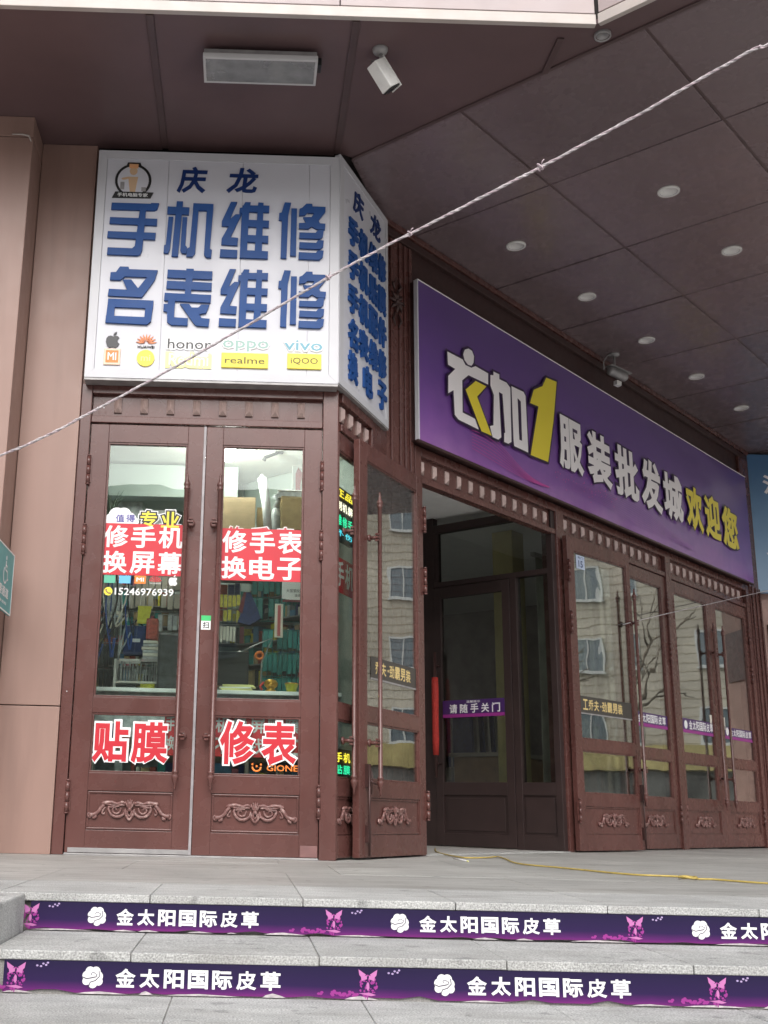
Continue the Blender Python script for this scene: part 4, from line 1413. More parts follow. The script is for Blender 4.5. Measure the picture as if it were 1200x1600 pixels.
def downlight(u, y, label, ring=False):
    t = thing('downlight', label, 'lamp', Rw(u, y, ZC)[:], 0, 'round lamps set in the soffit')
    r = .066
    vs = [(r * 1.18, 0.0), (r * 1.16, -.010), (r * .98, -.013), (r * .92, -.006)]
    part('trim_ring', MB().lathe(vs[::-1], (0, 0, 0), 24), WHITE_P if not ring else GREYMET, t)
    part('diffuser', MB().lathe([(r * .70, -.0030), (r * .70, -.001)], (0, 0, 0), 24), LAMPWHITE if not ring else BROWN_DARK, t)
    bf = MB()
    for k in range(24):
        a0, a1 = 2 * pi * k / 24, 2 * pi * (k + 1) / 24
        bf.add([(r * q * cos(a), r * q * sin(a), h) for q, a, h in ((.71, a0, -.0028), (.71, a1, -.0028), (.93, a1, -.0075), (.93, a0, -.0075))], [(0, 1, 2, 3)])
    part('baffle', bf, GREYMET if not ring else BROWN_DARK, t)
    return t


for u, y, l in ((.585, -.552, 'round soffit lamp in the row along the purple banner, nearest the white side sign'),
                (1.766, -.552, 'second round soffit lamp from the white side sign along the purple banner'),
                (2.96, -.545, 'round soffit lamp right above the small bullet camera by the banner'),
                (4.136, -.538, 'round soffit lamp just right of the small bullet camera along the banner'),
                (5.32, -.546, 'last round soffit lamp along the banner, near the blue sign'),
                (.569, -1.785, 'round soffit lamp in the outer row, left and larger of the two in view'),
                (1.724, -1.795, 'round soffit lamp in the outer row, near the right edge of the photo')):
    downlight(u, y, l)
dd = downlight(-1.29, -2.20, 'small round ring fitting under the soffit edge near the pale fascia corner', True)
dd.scale = (.62, .62, 1.6)

# white box camera on the soffit
cm = thing('security_camera', 'white box security camera on a ball bracket hanging from the soffit beside the panel light', 'camera', (0.688, 5.715, ZC))
part('mount', MB().lathe([(.022, -.032), (.040, -.022), (.046, -.004), (.046, 0)], (0, 0, 0), 16), GREYMET, cm)
part('stem', MB().tube([(0, 0, -.028), (.012, .012, -.075), (.028, .035, -.115)], .010, 8), GREYMET, cm)
hd = part('camera_body', MB().box(-.046, .046, -.12, .075, -.044, .044), WHITE_P, cm, .006, (.035, .060, -.150), (radians(-50), 0, radians(-62)))
hd.scale = (.95, .9, .95)
part('hood', MB().box(-.048, .048, -.13, .095, .0425, .047), WHITE_P, hd, .002)
part('front_plate', MB().box(-.040, .040, .0755, .088, -.038, .038), BLACK, hd, .003)
part('lens', MB().lathe([(.020, 0), (.020, .012), (.014, .014)], (0, .088, 0), 14, 'Y'), BLACK, hd)
part('badge', MB().box(-.018, .012, -.02, .02, -.0435, -.0425), GREYMET, hd)
part('cable', MB().tube([(-.03, -.12, .01), (-.05, -.15, .03), (-.04, -.14, .07), (-.01, -.07, .10)], .004, 6), GREYMET, hd)

# bullet camera by the mall front
bc = thing('security_camera', 'small grey bullet camera hanging from the soffit above the purple banner', 'camera', Rw(3.09, -.16, ZC)[:], RZ)
part('mount', MB().lathe([(.030, -.026), (.052, -.012), (.052, 0)], (0, 0, 0), 14), GREYMET, bc)
part('stem', MB().tube([(0, 0, -.02), (0, 0, -.17)], .011, 8), GREYMET, bc)
hb = part('camera_body', MB().lathe([(.036, -.12), (.042, -.10), (.042, .09), (.036, .10)], (0, 0, 0), 14, 'X'), GREYMET, bc, 0, (.0, -.03, -.215), (0, radians(8), radians(-18)))
part('hood', MB().box(-.13, .14, -.046, .046, .043, .050), GREYMET, hb, .003)
part('lens', MB().lathe([(.026, .1005), (.026, .112)], (0, 0, 0), 12, 'X'), BLACK, hb)
part('knuckle', MB().box(-.03, .03, -.025, .025, -.12, -.075), WHITE_P, hb, .004)
part('cable', MB().tube([(-.03, 0, -.015), (-.12, .01, -.05), (-.19, .02, -.13), (-.19, .02, -.21)], .006, 6), GREYMET, bc)

# ------------------------------------------------------------------ rope across the front
rope_pts = [(-2.1, 5.25, 1.50), (-1.6, 5.07, 1.645), (-1.133, 4.9, 1.792), (-0.909, 4.819, 1.869), (-0.691, 4.738, 1.967), (-0.351, 4.607, 2.121), (0.004, 4.467, 2.294), (0.268, 4.358, 2.425), (0.525, 4.25, 2.540), (0.748, 4.152, 2.626),
            (0.941, 4.066, 2.702), (1.116, 3.985, 2.768), (1.309, 3.893, 2.846), (1.463, 3.817, 2.908), (1.633, 3.73, 2.983), (1.757, 3.665, 3.035), (1.848, 3.62, 3.072), (1.90, 3.59, 3.079), (2.3, 3.40, 3.25), (2.9, 3.1, 3.5)]


def dense(pts, n=10):
    out = []
    for i in range(len(pts) - 1):
        p0, p1, p2, p3 = [Vector(pts[max(0, min(len(pts) - 1, j))]) for j in (i - 1, i, i + 1, i + 2)]
        for k in range(n):
            t = k / n
            out.append(.5 * (2 * p1 + (p2 - p0) * t + (2 * p0 - 5 * p1 + 4 * p2 - p3) * t * t + (3 * p1 - p0 - 3 * p2 + p3) * t ** 3))
    out.append(Vector(pts[-1]))
    return out


rp = thing('rope', 'twisted white and pink rope strung diagonally in front of the signs', 'rope', (0, 0, 0))
D = dense(rope_pts, 16)
for ph, m in ((0, ROPE), (2.1, ROPE2), (4.2, ROPE)):
    pts, s = [], 0
    for i, p in enumerate(D):
        if i:
            s += (p - D[i - 1]).length
        a = s * 62 + ph + 1.1 * sin(s * 7) + .5 * sin(s * 17)
        rr = .0034 + .0010 * sin(s * 23 + ph) + .0006 * sin(s * 61)
        pts.append((p.x, p.y + rr * cos(a), p.z + rr * sin(a)))
    part('strand', MB().tube(pts, [.0034 + .0006 * sin(i * .9 + ph) for i in range(len(pts))], 6), m, rp)
kn = MB()
for c_ in (1.116, .62, .30):
    i = min(range(len(D)), key=lambda j: abs(D[j].x - c_))
    p = D[i]
    s = 1.0 if c_ > 1 else .7
    kn.tube([(p.x + .015 * s * cos(a) * cos(.6 * a), p.y + .009 * sin(a), p.z + .012 * s * sin(1.3 * a)) for a in [k * .55 for k in range(18)]], .0036, 6)
    kn.tube([(p.x, p.y, p.z), (p.x + .005, p.y - .01, p.z + .022 * s), (p.x + .012, p.y - .012, p.z + .028 * s)], .002, 5)
part('knot', kn, ROPE2, rp)

wr = thing('thin_wire', 'thin pale wire running slantwise in front of the right hand mall doors', 'wire', (0, 0, 0))
part('strand', MB().tube(dense([Rw(2.95, -.16, 1.95), Rw(3.84, -.16, 2.165), Rw(4.97, -.17, 2.43), Rw(6.9, -.18, 2.88), Rw(8.3, -.3, 3.2)], 5), .0042, 6), ROPE, wr)

# yellow cable on the landing
yc = thing('yellow_cable', 'yellow extension cable lying loose across the granite landing from the open doorway', 'cable', (0, 0, 0))
cp = [(1.55, 9.4), (1.43, 8.62), (1.405, 7.97), (1.447, 7.584), (1.62, 7.72), (1.722, 7.9), (1.689, 7.525), (1.618, 6.85), (1.756, 6.427), (1.84, 6.15), (1.893, 5.979), (1.976, 5.841), (2.10, 5.80), (2.163, 5.75), (2.16, 5.66),
      (2.167, 5.598), (2.239, 5.58), (2.31, 5.447), (2.40, 5.33), (2.9, 4.9), (3.8, 4.6)]
part('cord', MB().tube(dense([(x, y, .0075) for x, y in cp], 8), .0047, 8), YCABLE, yc)
part('plug_knot', MB().tube(dense([(2.13 + .045 * cos(a) * (1 - a * .03), 5.62 + .05 * sin(a), .010 + .0025 * (k % 3)) for k, a in enumerate([j * .8 for j in range(14)])], 3), .005, 7), YCABLE, yc)

# ------------------------------------------------------------------ teal access sign on the pilaster
tg = thing('access_sign', 'teal wheelchair access sign with white border fixed to the side of the left pilaster', 'sign', (-1.40, 6.655, 0), pi / 2)
tz0, tz1, tw = 1.345, 1.712, .62
part('sign_board', MB().box(-tw, 0, 0, .012, tz0, tz1), TEALSIGN, tg, .002)
b = MB()
w = .008
b.box(-tw, 0, -.002, -.0005, tz1 - w, tz1)
b.box(-tw, 0, -.002, -.0005, tz0, tz0 + w)
b.box(-w, 0, -.0021, -.0005, tz0 + w, tz1 - w)
b.box(-tw, -tw + w, -.0021, -.0005, tz0 + w, tz1 - w)
part('border', b, WHITE, tg)
b = MB()
cx, cz = -.22, 1.565
b.disc(cx + .005, cz + .085, .013, .013, -.002)
b.tube([(cx, -.002, cz + .065), (cx - .004, -.002, cz + .015), (cx + .045, -.002, cz + .010), (cx + .062, -.002, cz - .035), (cx + .078, -.002, cz - .030)], .007, 6, .1)
b.tube([(cx + .002, -.0022, cz + .042), (cx + .036, -.0022, cz + .038)], .006, 6, .1)
b.tube([(cx - .005 + .045 * cos(a), -.0024, cz - .018 + .045 * sin(a)) for a in [2.0 + k * .27 for k in range(15)]], .006, 6, .1)
part('wheelchair_symbol', b, WHITE, tg)
part('lettering', letters(MB(), '无障碍通道', -.56, -.10, 1.425, 1.485, -.002, .02), WHITE, tg)
part('lettering', letters(MB(), 'Barrier-free access', -.50, -.14, 1.385, 1.408, -.002, .005), WHITE, tg)
part('standoff', MB().box(-.10, -.04, .012, .064, 1.40, 1.44), BLACK, tg)
part('standoff', MB().box(-.10, -.04, .012, .064, 1.60, 1.64), BLACK, tg)

# carved rosette at the head of the fluted pilaster
b = MB()
for k in range(8):
    a = k * pi / 4
    b.tube([(0, -.004, 0), (.05 * cos(a), -.016, .05 * sin(a)), (.092 * cos(a), -.006, .092 * sin(a))], [.010, .018, .006], 7, .7)
b.ball((0, -.012, 0), .022, .016, .022)
for s in (-1, 1):
    b.tube([(s * .02, -.004, -.09), (s * .05, -.012, -.15), (s * .02, -.008, -.20)], [.008, .014, .005], 7, .7)
    b.tube([(s * .02, -.004, .09), (s * .05, -.012, .13), (s * .01, -.008, .18)], [.008, .014, .005], 7, .7)
part('rosette', b, BROWN_DARK, Rf, 0, (-.285, -.028, 3.95))

# ------------------------------------------------------------------ repair shop interior
room = thing('repair_shop_room', 'small lit repair shop room behind the white signed double doors', 'room', (0, 0, 0))
ROOM = [(-1.46, 6.97), (.515, 6.97), (.90, 7.74), (1.04, 8.02), (.01, 9.02), (-.06, 9.10), (-1.46, 9.10)]
part('floor', MB().prism(ROOM, -.02, .004), mat('shop_floor_tile', (.30, .28, .26), .4), room)
part('ceiling', MB().prism(ROOM, 2.90, 2.985), PLASTER, room)
part('wall', MB().box(-1.46, -.06, 9.105, 9.2, 0, 2.9), SHOPWALL, room)
part('wall', MB().box(-1.47, -1.40, 7.0, 9.1, 0, 2.9), SHOPWALL, room)
part('wall', MB().prism([(1.045, 8.025), (1.075, 8.055), (.02, 9.08), (-.055, 9.10)], 0, 2.9), SHOPWALL, room)
part('ceiling_duct', MB().box(-1.39, -.1, 8.55, 9.0, 2.62, 2.88), SHOPWALL, room, .004)
lamp = thing('ceiling_bulb', 'bright glowing round lamp under the repair shop ceiling', 'lamp', (-.17, 7.95, 2.80))
part('bulb', MB().ball((0, 0, 0), .062, .062, .062, 16, 10), BULB, lamp)
part('lamp_holder', MB().lathe([(.022, .055), (.03, .07), (.03, .099)], (0, 0, 0), 12), WHITE_P, lamp)
tl = thing('added_fill_tube', 'added fill tube out of view above the doors, brightening the repair shop', 'lamp', (-.3, 7.22, 2.86))  # unseen lamp added to brighten the shop goods
part('tube', MB().tube([(-.5, 0, 0), (.5, 0, 0)], .014, 8), FILL_TUBE, tl)
part('fill_batten', MB().box(-.52, .52, -.02, .02, .014, .039), WHITE_P, tl)


def carton(x0, x1, y0, y1, z0, z1, label, m=CARD, rz=0.0, name='cardboard_box', cat='box'):
    t = thing(name, label, cat, ((x0 + x1) / 2, (y0 + y1) / 2, z0), rz)
    w, d, h = (x1 - x0) / 2, (y1 - y0) / 2, z1 - z0
    part('body', MB().box(-w, w, -d, d, 0, h - .004), m, t, .004)
    f = MB()
    f.box(-w, w, -d, -.003, h - .0035, h)
    f.box(-w, w, .003, d, h - .0035, h)
    part('flap', f, m, t)
    part('tape', MB().box(-w - .001, w + .001, -.02, .02, h + .0003, h + .001), KRAFT, t)
    return t


# high shelf across the back
sh = thing('wall_shelf', 'long high shelf above the goods at the back of the repair shop', 'shelf', (0, 8.2, 2.20))
part('board', MB().prism([(-.42, -.16), (.70, -.16), (.46, .16), (.3, .28), (-.42, .28)], 0, .022), GREYMET, sh, .003)
for x, y in ((-.40, .26), (.46, .10)):
    part('upright', MB().box(x - .015, x + .015, y - .02, y + .02, -2.2, 0), GREYMET, sh)
for x in (-.2, .4):
    part('bracket', MB().box(x - .012, x + .012, -.14, .24, -.03, -.001), GREYMET, sh)
carton(-.27, .04, 8.06, 8.36, 2.222, 2.50, 'large closed cardboard box on the high shelf below the glowing lamp')
carton(.052, .14, 8.12, 8.36, 2.222, 2.44, 'narrow tan cardboard box squeezed beside the large box on the high shelf', KRAFT)
carton(.215, .43, 8.06, 8.34, 2.262, 2.515, 'crumpled kraft box on the right end of the high shelf', KRAFT, radians(6))
t = thing('paper_roll', 'rolled white paper tube leaning upright on the high shelf', 'roll', (.135, 8.07, 2.222), 0)
part('roll', MB().tube([(0, -.03, .0), (-.015, -.04, .20), (-.05, -.03, .42)], [.030, .032, .036], 10), WHITE, t)
part('roll_tip', MB().tube([(-.05, -.03, .4205), (-.055, -.03, .45)], [.03, .006], 10), WHITE, t)
t = thing('plastic_bag', 'grey clear plastic bag slumped beside the paper roll', 'bag', (.195, 8.14, 2.222))
b = MB()
b.ball((0, 0, .12), .045, .05, .12, 10, 7)
b.tube([(0, 0, .22), (.012, 0, .28), (-.01, 0, .32)], [.03, .016, .03], 8)
part('bag', b, GREYP, t)
t = thing('storage_case', 'flat white lidded case lying on top of the kraft box', 'case', (.325, 8.2, 2.517))
part('body', MB().box(-.12, .12, -.09, .09, 0, .05), GREYP, t, .004)
part('lid', MB().box(-.125, .125, -.095, .095, .0505, .062), WHITE, t, .004)
t = thing('wall_poster', 'small white poster with a red figure high on the back wall of the repair shop', 'poster', (.385, 8.60, 2.62), radians(44.0))
part('sheet', MB().box(-.085, .085, -.003, 0, 0, .30), WHITE, t)
part('print', MB().poly([(-.05, .05), (0, .02), (.01, .16), (.03, .24), (-.02, .28), (-.05, .22)], -.0045), mat('faded_red_print', (.45, .08, .09), .5), t)
part('cord', MB().tube([(-.07, -.003, .30), (0, -.003, .36), (.07, -.003, .30)], .003, 5), BLACK, t)
t = thing('camera_arm', 'short black bracket arm fixed to the repair shop ceiling', 'bracket', (.15, 8.2, 2.90))
part('arm', MB().tube([(.06, 0, 0), (.02, 0, -.02), (-.045, 0, -.045), (-.055, 0, -.07)], [.012, .012, .014, .016], 8), BLACK, t)
part('plate', MB().box(.03, .09, -.03, .03, -.008, 0), BLACK, t)

# counter right behind the doors
ct = thing('counter', 'white topped work counter just behind the repair shop doors', 'counter', (0, 7.55, 0))
part('top', MB().box(-1.10, .62, -.25, .30, .985, 1.01), WHITE, ct, .003)
part('front_panel', MB().box(-1.08, .60, -.20, -.18, .02, .985), GREYP, ct)
part('side_panel', MB().box(-1.10, -1.082, -.20, .28, .02, .985), GREYP, ct)
part('side_panel', MB().box(.602, .62, -.20, .28, .02, .985), GREYP, ct)


def rack(name, label, x0, x1, y, z0, z1, rows, cols, m, frame_m, cat='rack', seed=1, fill=.9):
    """wall rack of small hanging packets: wire frame plus packets"""
    t = thing(name, label, cat, ((x0 + x1) / 2, y, z0))
    w, h = (x1 - x0) / 2, z1 - z0
    f = MB()
    for i in range(rows + 1):
        z = h * i / rows
        f.tube([(-w, 0, z), (w, 0, z)], .004, 5)
    for i in range(cols + 1):
        x = -w + 2 * w * i / cols
        f.tube([(x, .004, 0), (x, .004, h)], .003, 5)
    part('wire_frame', f, frame_m, t)
    r = random.Random(seed)
    p = MB()
    for i in range(rows):
        for k in range(cols):
            if r.random() > fill:
                continue
            xa = -w + 2 * w * (k + .1) / cols
            xb = -w + 2 * w * (k + .9) / cols
            zt = h * (i + .93) / rows
            zb = h * (i + r.uniform(.05, .22)) / rows
            dy = r.uniform(.01, .05)
            p.box(xa, xb, -dy - .012, -dy, zb, zt)
    part('packets', p, m, t, 0, None, None, 'stuff')
    return t


rack('accessory_rack', 'tall teal wire rack of hanging packets at the right of the repair shop', .12, .44, 8.25, 1.04, 1.55, 3, 9, TEAL, TEALD, seed=3)
rack('accessory_rack', 'smaller dark teal rack of packets under the high shelf', .03, .46, 8.42, 1.64, 2.0, 2, 10, TEAL, TEALD, seed=4)
rack('accessory_rack', 'yellow packets hanging in two rows at the left of the right hand pane', -.24, -.05, 8.25, 1.58, 1.80, 2, 6, YPACK, GREYMET, seed=5)
rack('accessory_rack', 'row of white tubes hanging under the yellow packets', -.22, -.08, 8.26, 1.44, 1.57, 1, 6, CREAM, GREYMET, seed=6)
rack('accessory_rack', 'long curtain of dark cables and pouches hanging at the far left of the shop', -1.16, -.93, 8.28, 1.05, 1.62, 3, 7, DGREY, GREYMET, seed=7, fill=.95)
rack('accessory_rack', 'pale grey packets hanging high at the far left of the shop', -1.18, -.90, 8.30, 1.64, 1.90, 1, 8, GREYP, GREYMET, seed=8)
rack('accessory_rack', 'wide grid of grey phone films behind the cardboard goods, left of the meeting stile', -.66, -.44, 8.36, 1.10, 1.66, 4, 6, GREYP, GREYMET, seed=9)
rack('accessory_rack', 'brownish packets pinned in a block behind the phone number', -.90, -.46, 8.5, 1.70, 1.98, 2, 9, BEIGEWALL, GREYMET, seed=10)

t = thing('tool_crate', 'white slotted tool crate full of upright tools in the left pane', 'crate', (-.765, 8.1, 1.012))
f = MB()
for x in (-.155, .155):
    f.box(x - .008, x + .008, -.08, .08, 0, .27)
for z in (0, .10, .255):
    f.box(-.147, .147, -.08, -.068, z, z + .016)
    f.box(-.147, .147, .068, .08, z, z + .016)
f.box(-.147, .147, -.067, .067, .10, .112)
part('frame', f, WHITE_P, t)
p = MB()
r = random.Random(2)
for i in range(15):
    x = -.135 + i * .0193
    p.box(x - .005, x + .005, -.02 + r.uniform(-.03, .03), r.uniform(0, .04), .113, .113 + r.uniform(.10, .17))
part('tools', p, GREYP, t, kind='stuff')
part('dark_tray', MB().box(-.145, -.01, -.065, .065, .017, .09), DGREY, t)
t = thing('plastic_bag', 'yellow green plastic bag in the lower right of the white tool crate', 'bag', (-.685, 8.0, 1.012))
b = MB()
b.ball((0, 0, .05), .055, .03, .045, 10, 6)
b.box(-.05, .05, -.012, .012, .05, .095)
part('bag', b, YGREEN, t)
carton(-.715, -.635, 8.02, 8.16, 1.425, 1.575, 'upright red brown box on the stack of pale booklets', REDBOX, 0, 'tall_box')
t = thing('booklet_stack', 'stack of pale booklets under the red brown box', 'stack', (-.68, 8.1, 1.285))
r = random.Random(5)
for k in range(6):
    part('booklet', MB().box(-.055 + r.uniform(-.006, .006), .055 + r.uniform(-.006, .006), -.08, .08, k * .0225, k * .0225 + .019), CREAM if k % 2 else GREYP, t, .001)
part('support_shelf', MB().box(-.07, .07, -.09, .20, -.014, -.001), GREYMET, t)
t = thing('storage_case', 'navy cloth case hanging in the middle of the left pane', 'case', (-.80, 8.2, 1.33))
part('body', MB().box(-.085, .085, -.05, .05, 0, .21), NAVYC, t, .01)
part('strap', MB().tube([(-.05, 0, .21), (0, 0, .26), (.05, 0, .21)], .006, 6), BLACK, t)
part('buckle', MB().box(-.02, .035, -.056, -.0505, .09, .115), WHITE, t)
t = thing('price_tag', 'yellow price tag card hanging above the navy cloth case', 'tag', (-.74, 8.12, 1.55))
part('card', MB().poly([(-.05, 0), (.03, 0), (.05, .13), (-.05, .13)], 0, .003), YGREEN, t)
part('string', MB().tube([(0, .001, .13), (0, .03, .2)], .002, 5), BLACK, t)
t = thing('cloth_bag', 'dark blue cloth bag hanging beside the yellow packets', 'bag', (.02, 8.2, 1.57))
part('bag', MB().poly([(-.09, .02), (.0, 0), (.08, .05), (.05, .13), (0, .24), (-.03, .24), (-.05, .12)], -.03, .03), NAVYC, t, .008)
part('strap', MB().poly([(-.055, .08), (-.03, .24), (-.05, .24), (-.085, .10)], -.034, -.0305), mat('maroon_cloth', (.16, .03, .04), .7), t)
t = thing('notice_card', 'white notice card with dark print hung at the upper right of the right pane', 'card', (.325, 8.0, 1.72))
part('card', MB().poly([(-.08, .02), (.08, 0), (.08, .16), (.02, .165), (-.01, .185), (-.05, .165), (-.08, .165)], 0, .004), WHITE, t)
b = MB()
letters(b, '大显钢化膜', -.05, .075, .065, .09, -.001, .01)
letters(b, '全部', .01, .06, .035, .055, -.001, .01)
part('lettering', b, BLACK, t)
part('edge', MB().box(-.075, .078, -.001, 0, -.005, .012), mat('maroon_cloth', (.16, .03, .04), .7), t)
t = thing('packet_strip', 'tall red and white packet hanging right of the blue cloth bag', 'packet', (.225, 7.95, 1.45))
part('packet', MB().box(-.030, .030, -.006, .006, 0, .24), CREAM, t, .002)
part('packet_print', MB().box(-.010, .012, -.008, -.0065, .01, .23), mat('faded_red_print', (.45, .08, .09), .5), t)
t = thing('desk_lamp', 'white jointed desk lamp reaching over the work counter', 'lamp', (.08, 7.85, 1.012))
part('arm', MB().tube([(0.02, 0, 0), (.03, 0, .25), (.10, 0, .42), (-.02, -.04, .36), (-.13, -.05, .30)], .006, 7), GREYMET, t)
part('head', MB().tube([(-.115, -.05, .312), (-.165, -.05, .27)], [.012, .028], 10), WHITE, t)
part('base', MB().lathe([(.06, 0), (.06, .012), (.02, .02)], (.02, 0, 0), 16), BLACK, t)
t = thing('tape_ring', 'orange tape ring hanging behind the desk lamp', 'tape', (.095, 8.1, 1.34))
part('ring', MB().tube([(.026 * cos(a), 0, .026 * sin(a)) for a in [k * 2 * pi / 16 for k in range(17)]], .009, 7), ORANGE, t)
t = thing('monitor', 'dark square monitor standing on the counter at the left of the right pane', 'monitor', (-.10, 7.72, 1.012))
part('screen', MB().box(-.12, .12, -.015, .015, .07, .30), BLACK, t, .004)
part('stand', MB().box(-.03, .03, 0, .02, .012, .08), BLACK, t)
part('foot', MB().box(-.07, .07, -.04, .06, 0, .012), BLACK, t, .003)
t = thing('paper_pile', 'pile of pale yellow papers on the counter', 'paper', (-.05, 7.40, 1.012))
r = random.Random(8)
for k in range(5):
    part('sheet', MB().box(-.10, .10, -.06, .06, k * .008, k * .008 + .007), PYELLOW if k != 2 else WHITE, t, 0, (r.uniform(-.015, .015), 0, 0), (0, 0, r.uniform(-.15, .15)))
t = thing('gold_ornament', 'small gold fortune ornament on the counter behind the right pane', 'ornament', (.165, 7.36, 1.012))
b = MB()
b.lathe([(.03, 0), (.036, .008), (.022, .018), (.042, .035), (.046, .055), (.036, .072), (.018, .078)], (0, 0, 0), 16)
b.tube([(-.02, -.04, .05), (0, -.048, .062), (.02, -.04, .05), (0, -.046, .044), (-.02, -.04, .036), (0, -.048, .03), (.02, -.04, .036)], .005, 6)
part('body', b, GOLD, t)
part('ribbon', MB().tube([(-.045, 0, .06), (-.07, -.01, .03), (-.055, -.01, .008)], .008, 6), REDCLOTH, t)
t = thing('fruit_bowl', 'yellow green plastic tub beside the gold ornament on the counter', 'tub', (.30, 7.38, 1.012))
part('tub', MB().lathe([(.030, 0), (.042, .05), (.044, .052)], (0, 0, 0), 16), YGREEN, t)
part('rim', MB().lathe([(.046, .0525), (.046, .058), (.040, .06)], (0, 0, 0), 16), GOLD, t)
t = thing('office_chair', 'dark office chair back behind the counter in the left pane', 'chair', (-.50, 7.98, .55))
part('backrest', MB().box(-.12, .12, -.03, .03, .42, .92), DGREY, t, .02)
part('seat', MB().box(-.20, .20, -.05, .35, 0, .07), DGREY, t, .02)
part('column', MB().tube([(0, .12, -.50), (0, .12, 0)], .025, 10), BLACK, t)
part('back_bar', MB().box(-.02, .02, .031, .05, .05, .6), BLACK, t)
part('foot', MB().lathe([(.22, -.545), (.22, -.52), (.04, -.49)], (0, .12, 0), 10), BLACK, t)
t = thing('wall_cabinet', 'pale grey cabinet hanging high on the back wall in the left pane', 'cabinet', (-.95, 8.75, 2.30))
part('case', MB().box(-.18, .10, 0, .3, 0, .36), SHOPWALL, t, .004)
part('door', MB().box(-.175, -.042, -.014, -.001, .005, .355), GREYP, t, .003)
part('door', MB().box(-.038, .095, -.014, -.001, .005, .355), GREYP, t, .003)
t = thing('wall_monitor', 'grey flat screen on a bracket at the back of the shop in the left pane', 'screen', (-.70, 8.6, 2.32))
part('screen', MB().box(-.11, .11, -.02, .02, 0, .20), GREYMET, t, .004)
part('bracket', MB().box(-.02, .02, .02, .48, .08, .12), BLACK, t)
part('shelf_plate', MB().box(-.14, .14, -.04, .06, -.025, -.012), BLACK, t)
t = thing('potted_plant', 'thin leaved plant in a pot on the shelf at the upper left of the shop', 'plant', (-1.02, 8.0, 2.16))
part('pot', MB().lathe([(.04, 0), (.055, .08), (.05, .085)], (0, 0, 0), 12), DGREY, t)
b = MB()
r = random.Random(12)
for k in range(26):
    a = r.uniform(0, 2 * pi)
    l = r.uniform(.12, .30)
    sp = r.uniform(.02, .11)
    b.tube([(0, 0, .07), (sp * .5 * cos(a), sp * .5 * sin(a), .07 + l * .7), (sp * cos(a), sp * sin(a), .07 + l)], [.004, .004, .001], 4)
part('leaves', b, mat('dark_green_leaf', (.035, .07, .03), .6), t, kind='stuff')
part('plant_shelf', MB().box(-.30, .26, -.08, .3, -.022, -.001), GREYMET, t)


# lit signs seen through the chamfer slit
def led_panel(label, zs, rows, x0, x1, y, z0, z1):
    t = thing('led_sign', label, 'sign', (C0 + dC * 0 - nC * y)[:], CZ)
    part('board', MB().box(x0, x1, .003, .03, z0, z1), BLACK, t)
    for (za, zb, m, txt) in rows:
        b = MB()
        cw = (x1 - x0 - .02) / len(txt)
        for k, ch in enumerate(txt):
            letters(b, ch, x0 + .01 + cw * k, x0 + .01 + cw * (k + .86), za, zb, 0.0, .02)
        part('lettering', b, m, t)
    return t


led_panel('lit sign with yellow, white and green characters high in the slit beside the corner post', 0,
          [(2.235, 2.285, LED_Y, '正品'), (2.145, 2.205, LED_W, '刷机解'), (2.045, 2.115, LED_G, '维修手'), (1.975, 2.015, LED_B, '不伤')], .11, .42, .052, 1.95, 2.30)
led_panel('lit yellow and green character panel low in the slit beside the corner post', 0,
          [(.565, .625, LED_Y, '手机'), (.495, .55, LED_G, '贴膜')], .11, .40, .052, .475, .645)
t = thing('slit_poster', 'red poster with white characters hanging in the slit beside the corner post', 'poster', (C0 - nC * .055)[:], CZ)
part('sheet', MB().box(.10, .46, 0, .003, 1.61, 1.835), RED, t)
part('lettering', letters(letters(MB(), '手', .115, .255, 1.65, 1.815, -.001, .02), '机', .275, .42, 1.65, 1.815, -.001, .02), WHITE, t)

# ------------------------------------------------------------------ vestibule behind the open doorway
vb = thing('vestibule', 'dim entrance vestibule with a pale ceiling behind the open mall doorway', 'room', OR[:], RZ)
part('floor', MB().box(0.0, 6.6, .131, 6.0, -.02, .003), mat('vestibule_floor', (.42, .41, .39), .45, var=.1), vb)
part('ceiling', MB().box(-.05, 6.7, .15, 6.0, 2.95, 2.986), PLASTER, vb)
part('wall', MB().box(-.05, 0.0, .151, 1.46, 0, 2.95), DARKWALL, vb)
part('wall', MB().box(0.0, 2.0, 1.46, 1.52, 0, 2.95), DARKWALL, vb)
part('wall', MB().box(2.1, 6.6, 4.2, 4.3, 0, 2.95), BEIGEWALL, vb)
part('wall', MB().box(6.603, 6.65, .16, 4.2, 0, 2.95), DARKWALL, vb)

QZ = -AR
Qo = OR + dR * 2.0
iv = thing('inner_door_screen', 'dark brown inner door screen standing crosswise inside the vestibule', 'screen', Qo[:], QZ)
D_ = DARKDOOR
part('post', MB().box(-1.46, -1.215, 0, .08, 0, 2.95), D_, iv, .003)
part('post', MB().box(-.425, -.362, 0, .08, 0, 2.30), D_, iv, .003)
part('post', MB().box(-.058, .0, 0, .08, 0, 2.95), D_, iv, .003)
part('post', MB().box(-1.215, -1.175, .005, .075, 2.33, 2.80), D_, iv, .003)
part('rail', MB().box(-1.215, -.058, .002, .078, 2.80, 2.875), D_, iv, .003)
part('rail', MB().box(-1.215, -.058, .002, .078, 2.285, 2.332), D_, iv, .003)
part('rail', MB().box(-.362, -.058, .004, .076, .44, .545), D_, iv, .003)
part('rail', MB().box(-.362, -.058, .004, .076, 0, .12), D_, iv, .003)
part('panel', MB().box(-.362, -.058, .02, .05, .12, .44), D_, iv)
part('panel_moulding', MB().box(-.345, -.075, .012, .0198, .14, .42), D_, iv, .006)
part('pane', MB().box(-.362, -.058, .036, .042, .545, 2.285), DARKGLASS, iv)
part('pane', MB().box(-1.175, -.058, .036, .042, 2.332, 2.80), DARKGLASS, iv)
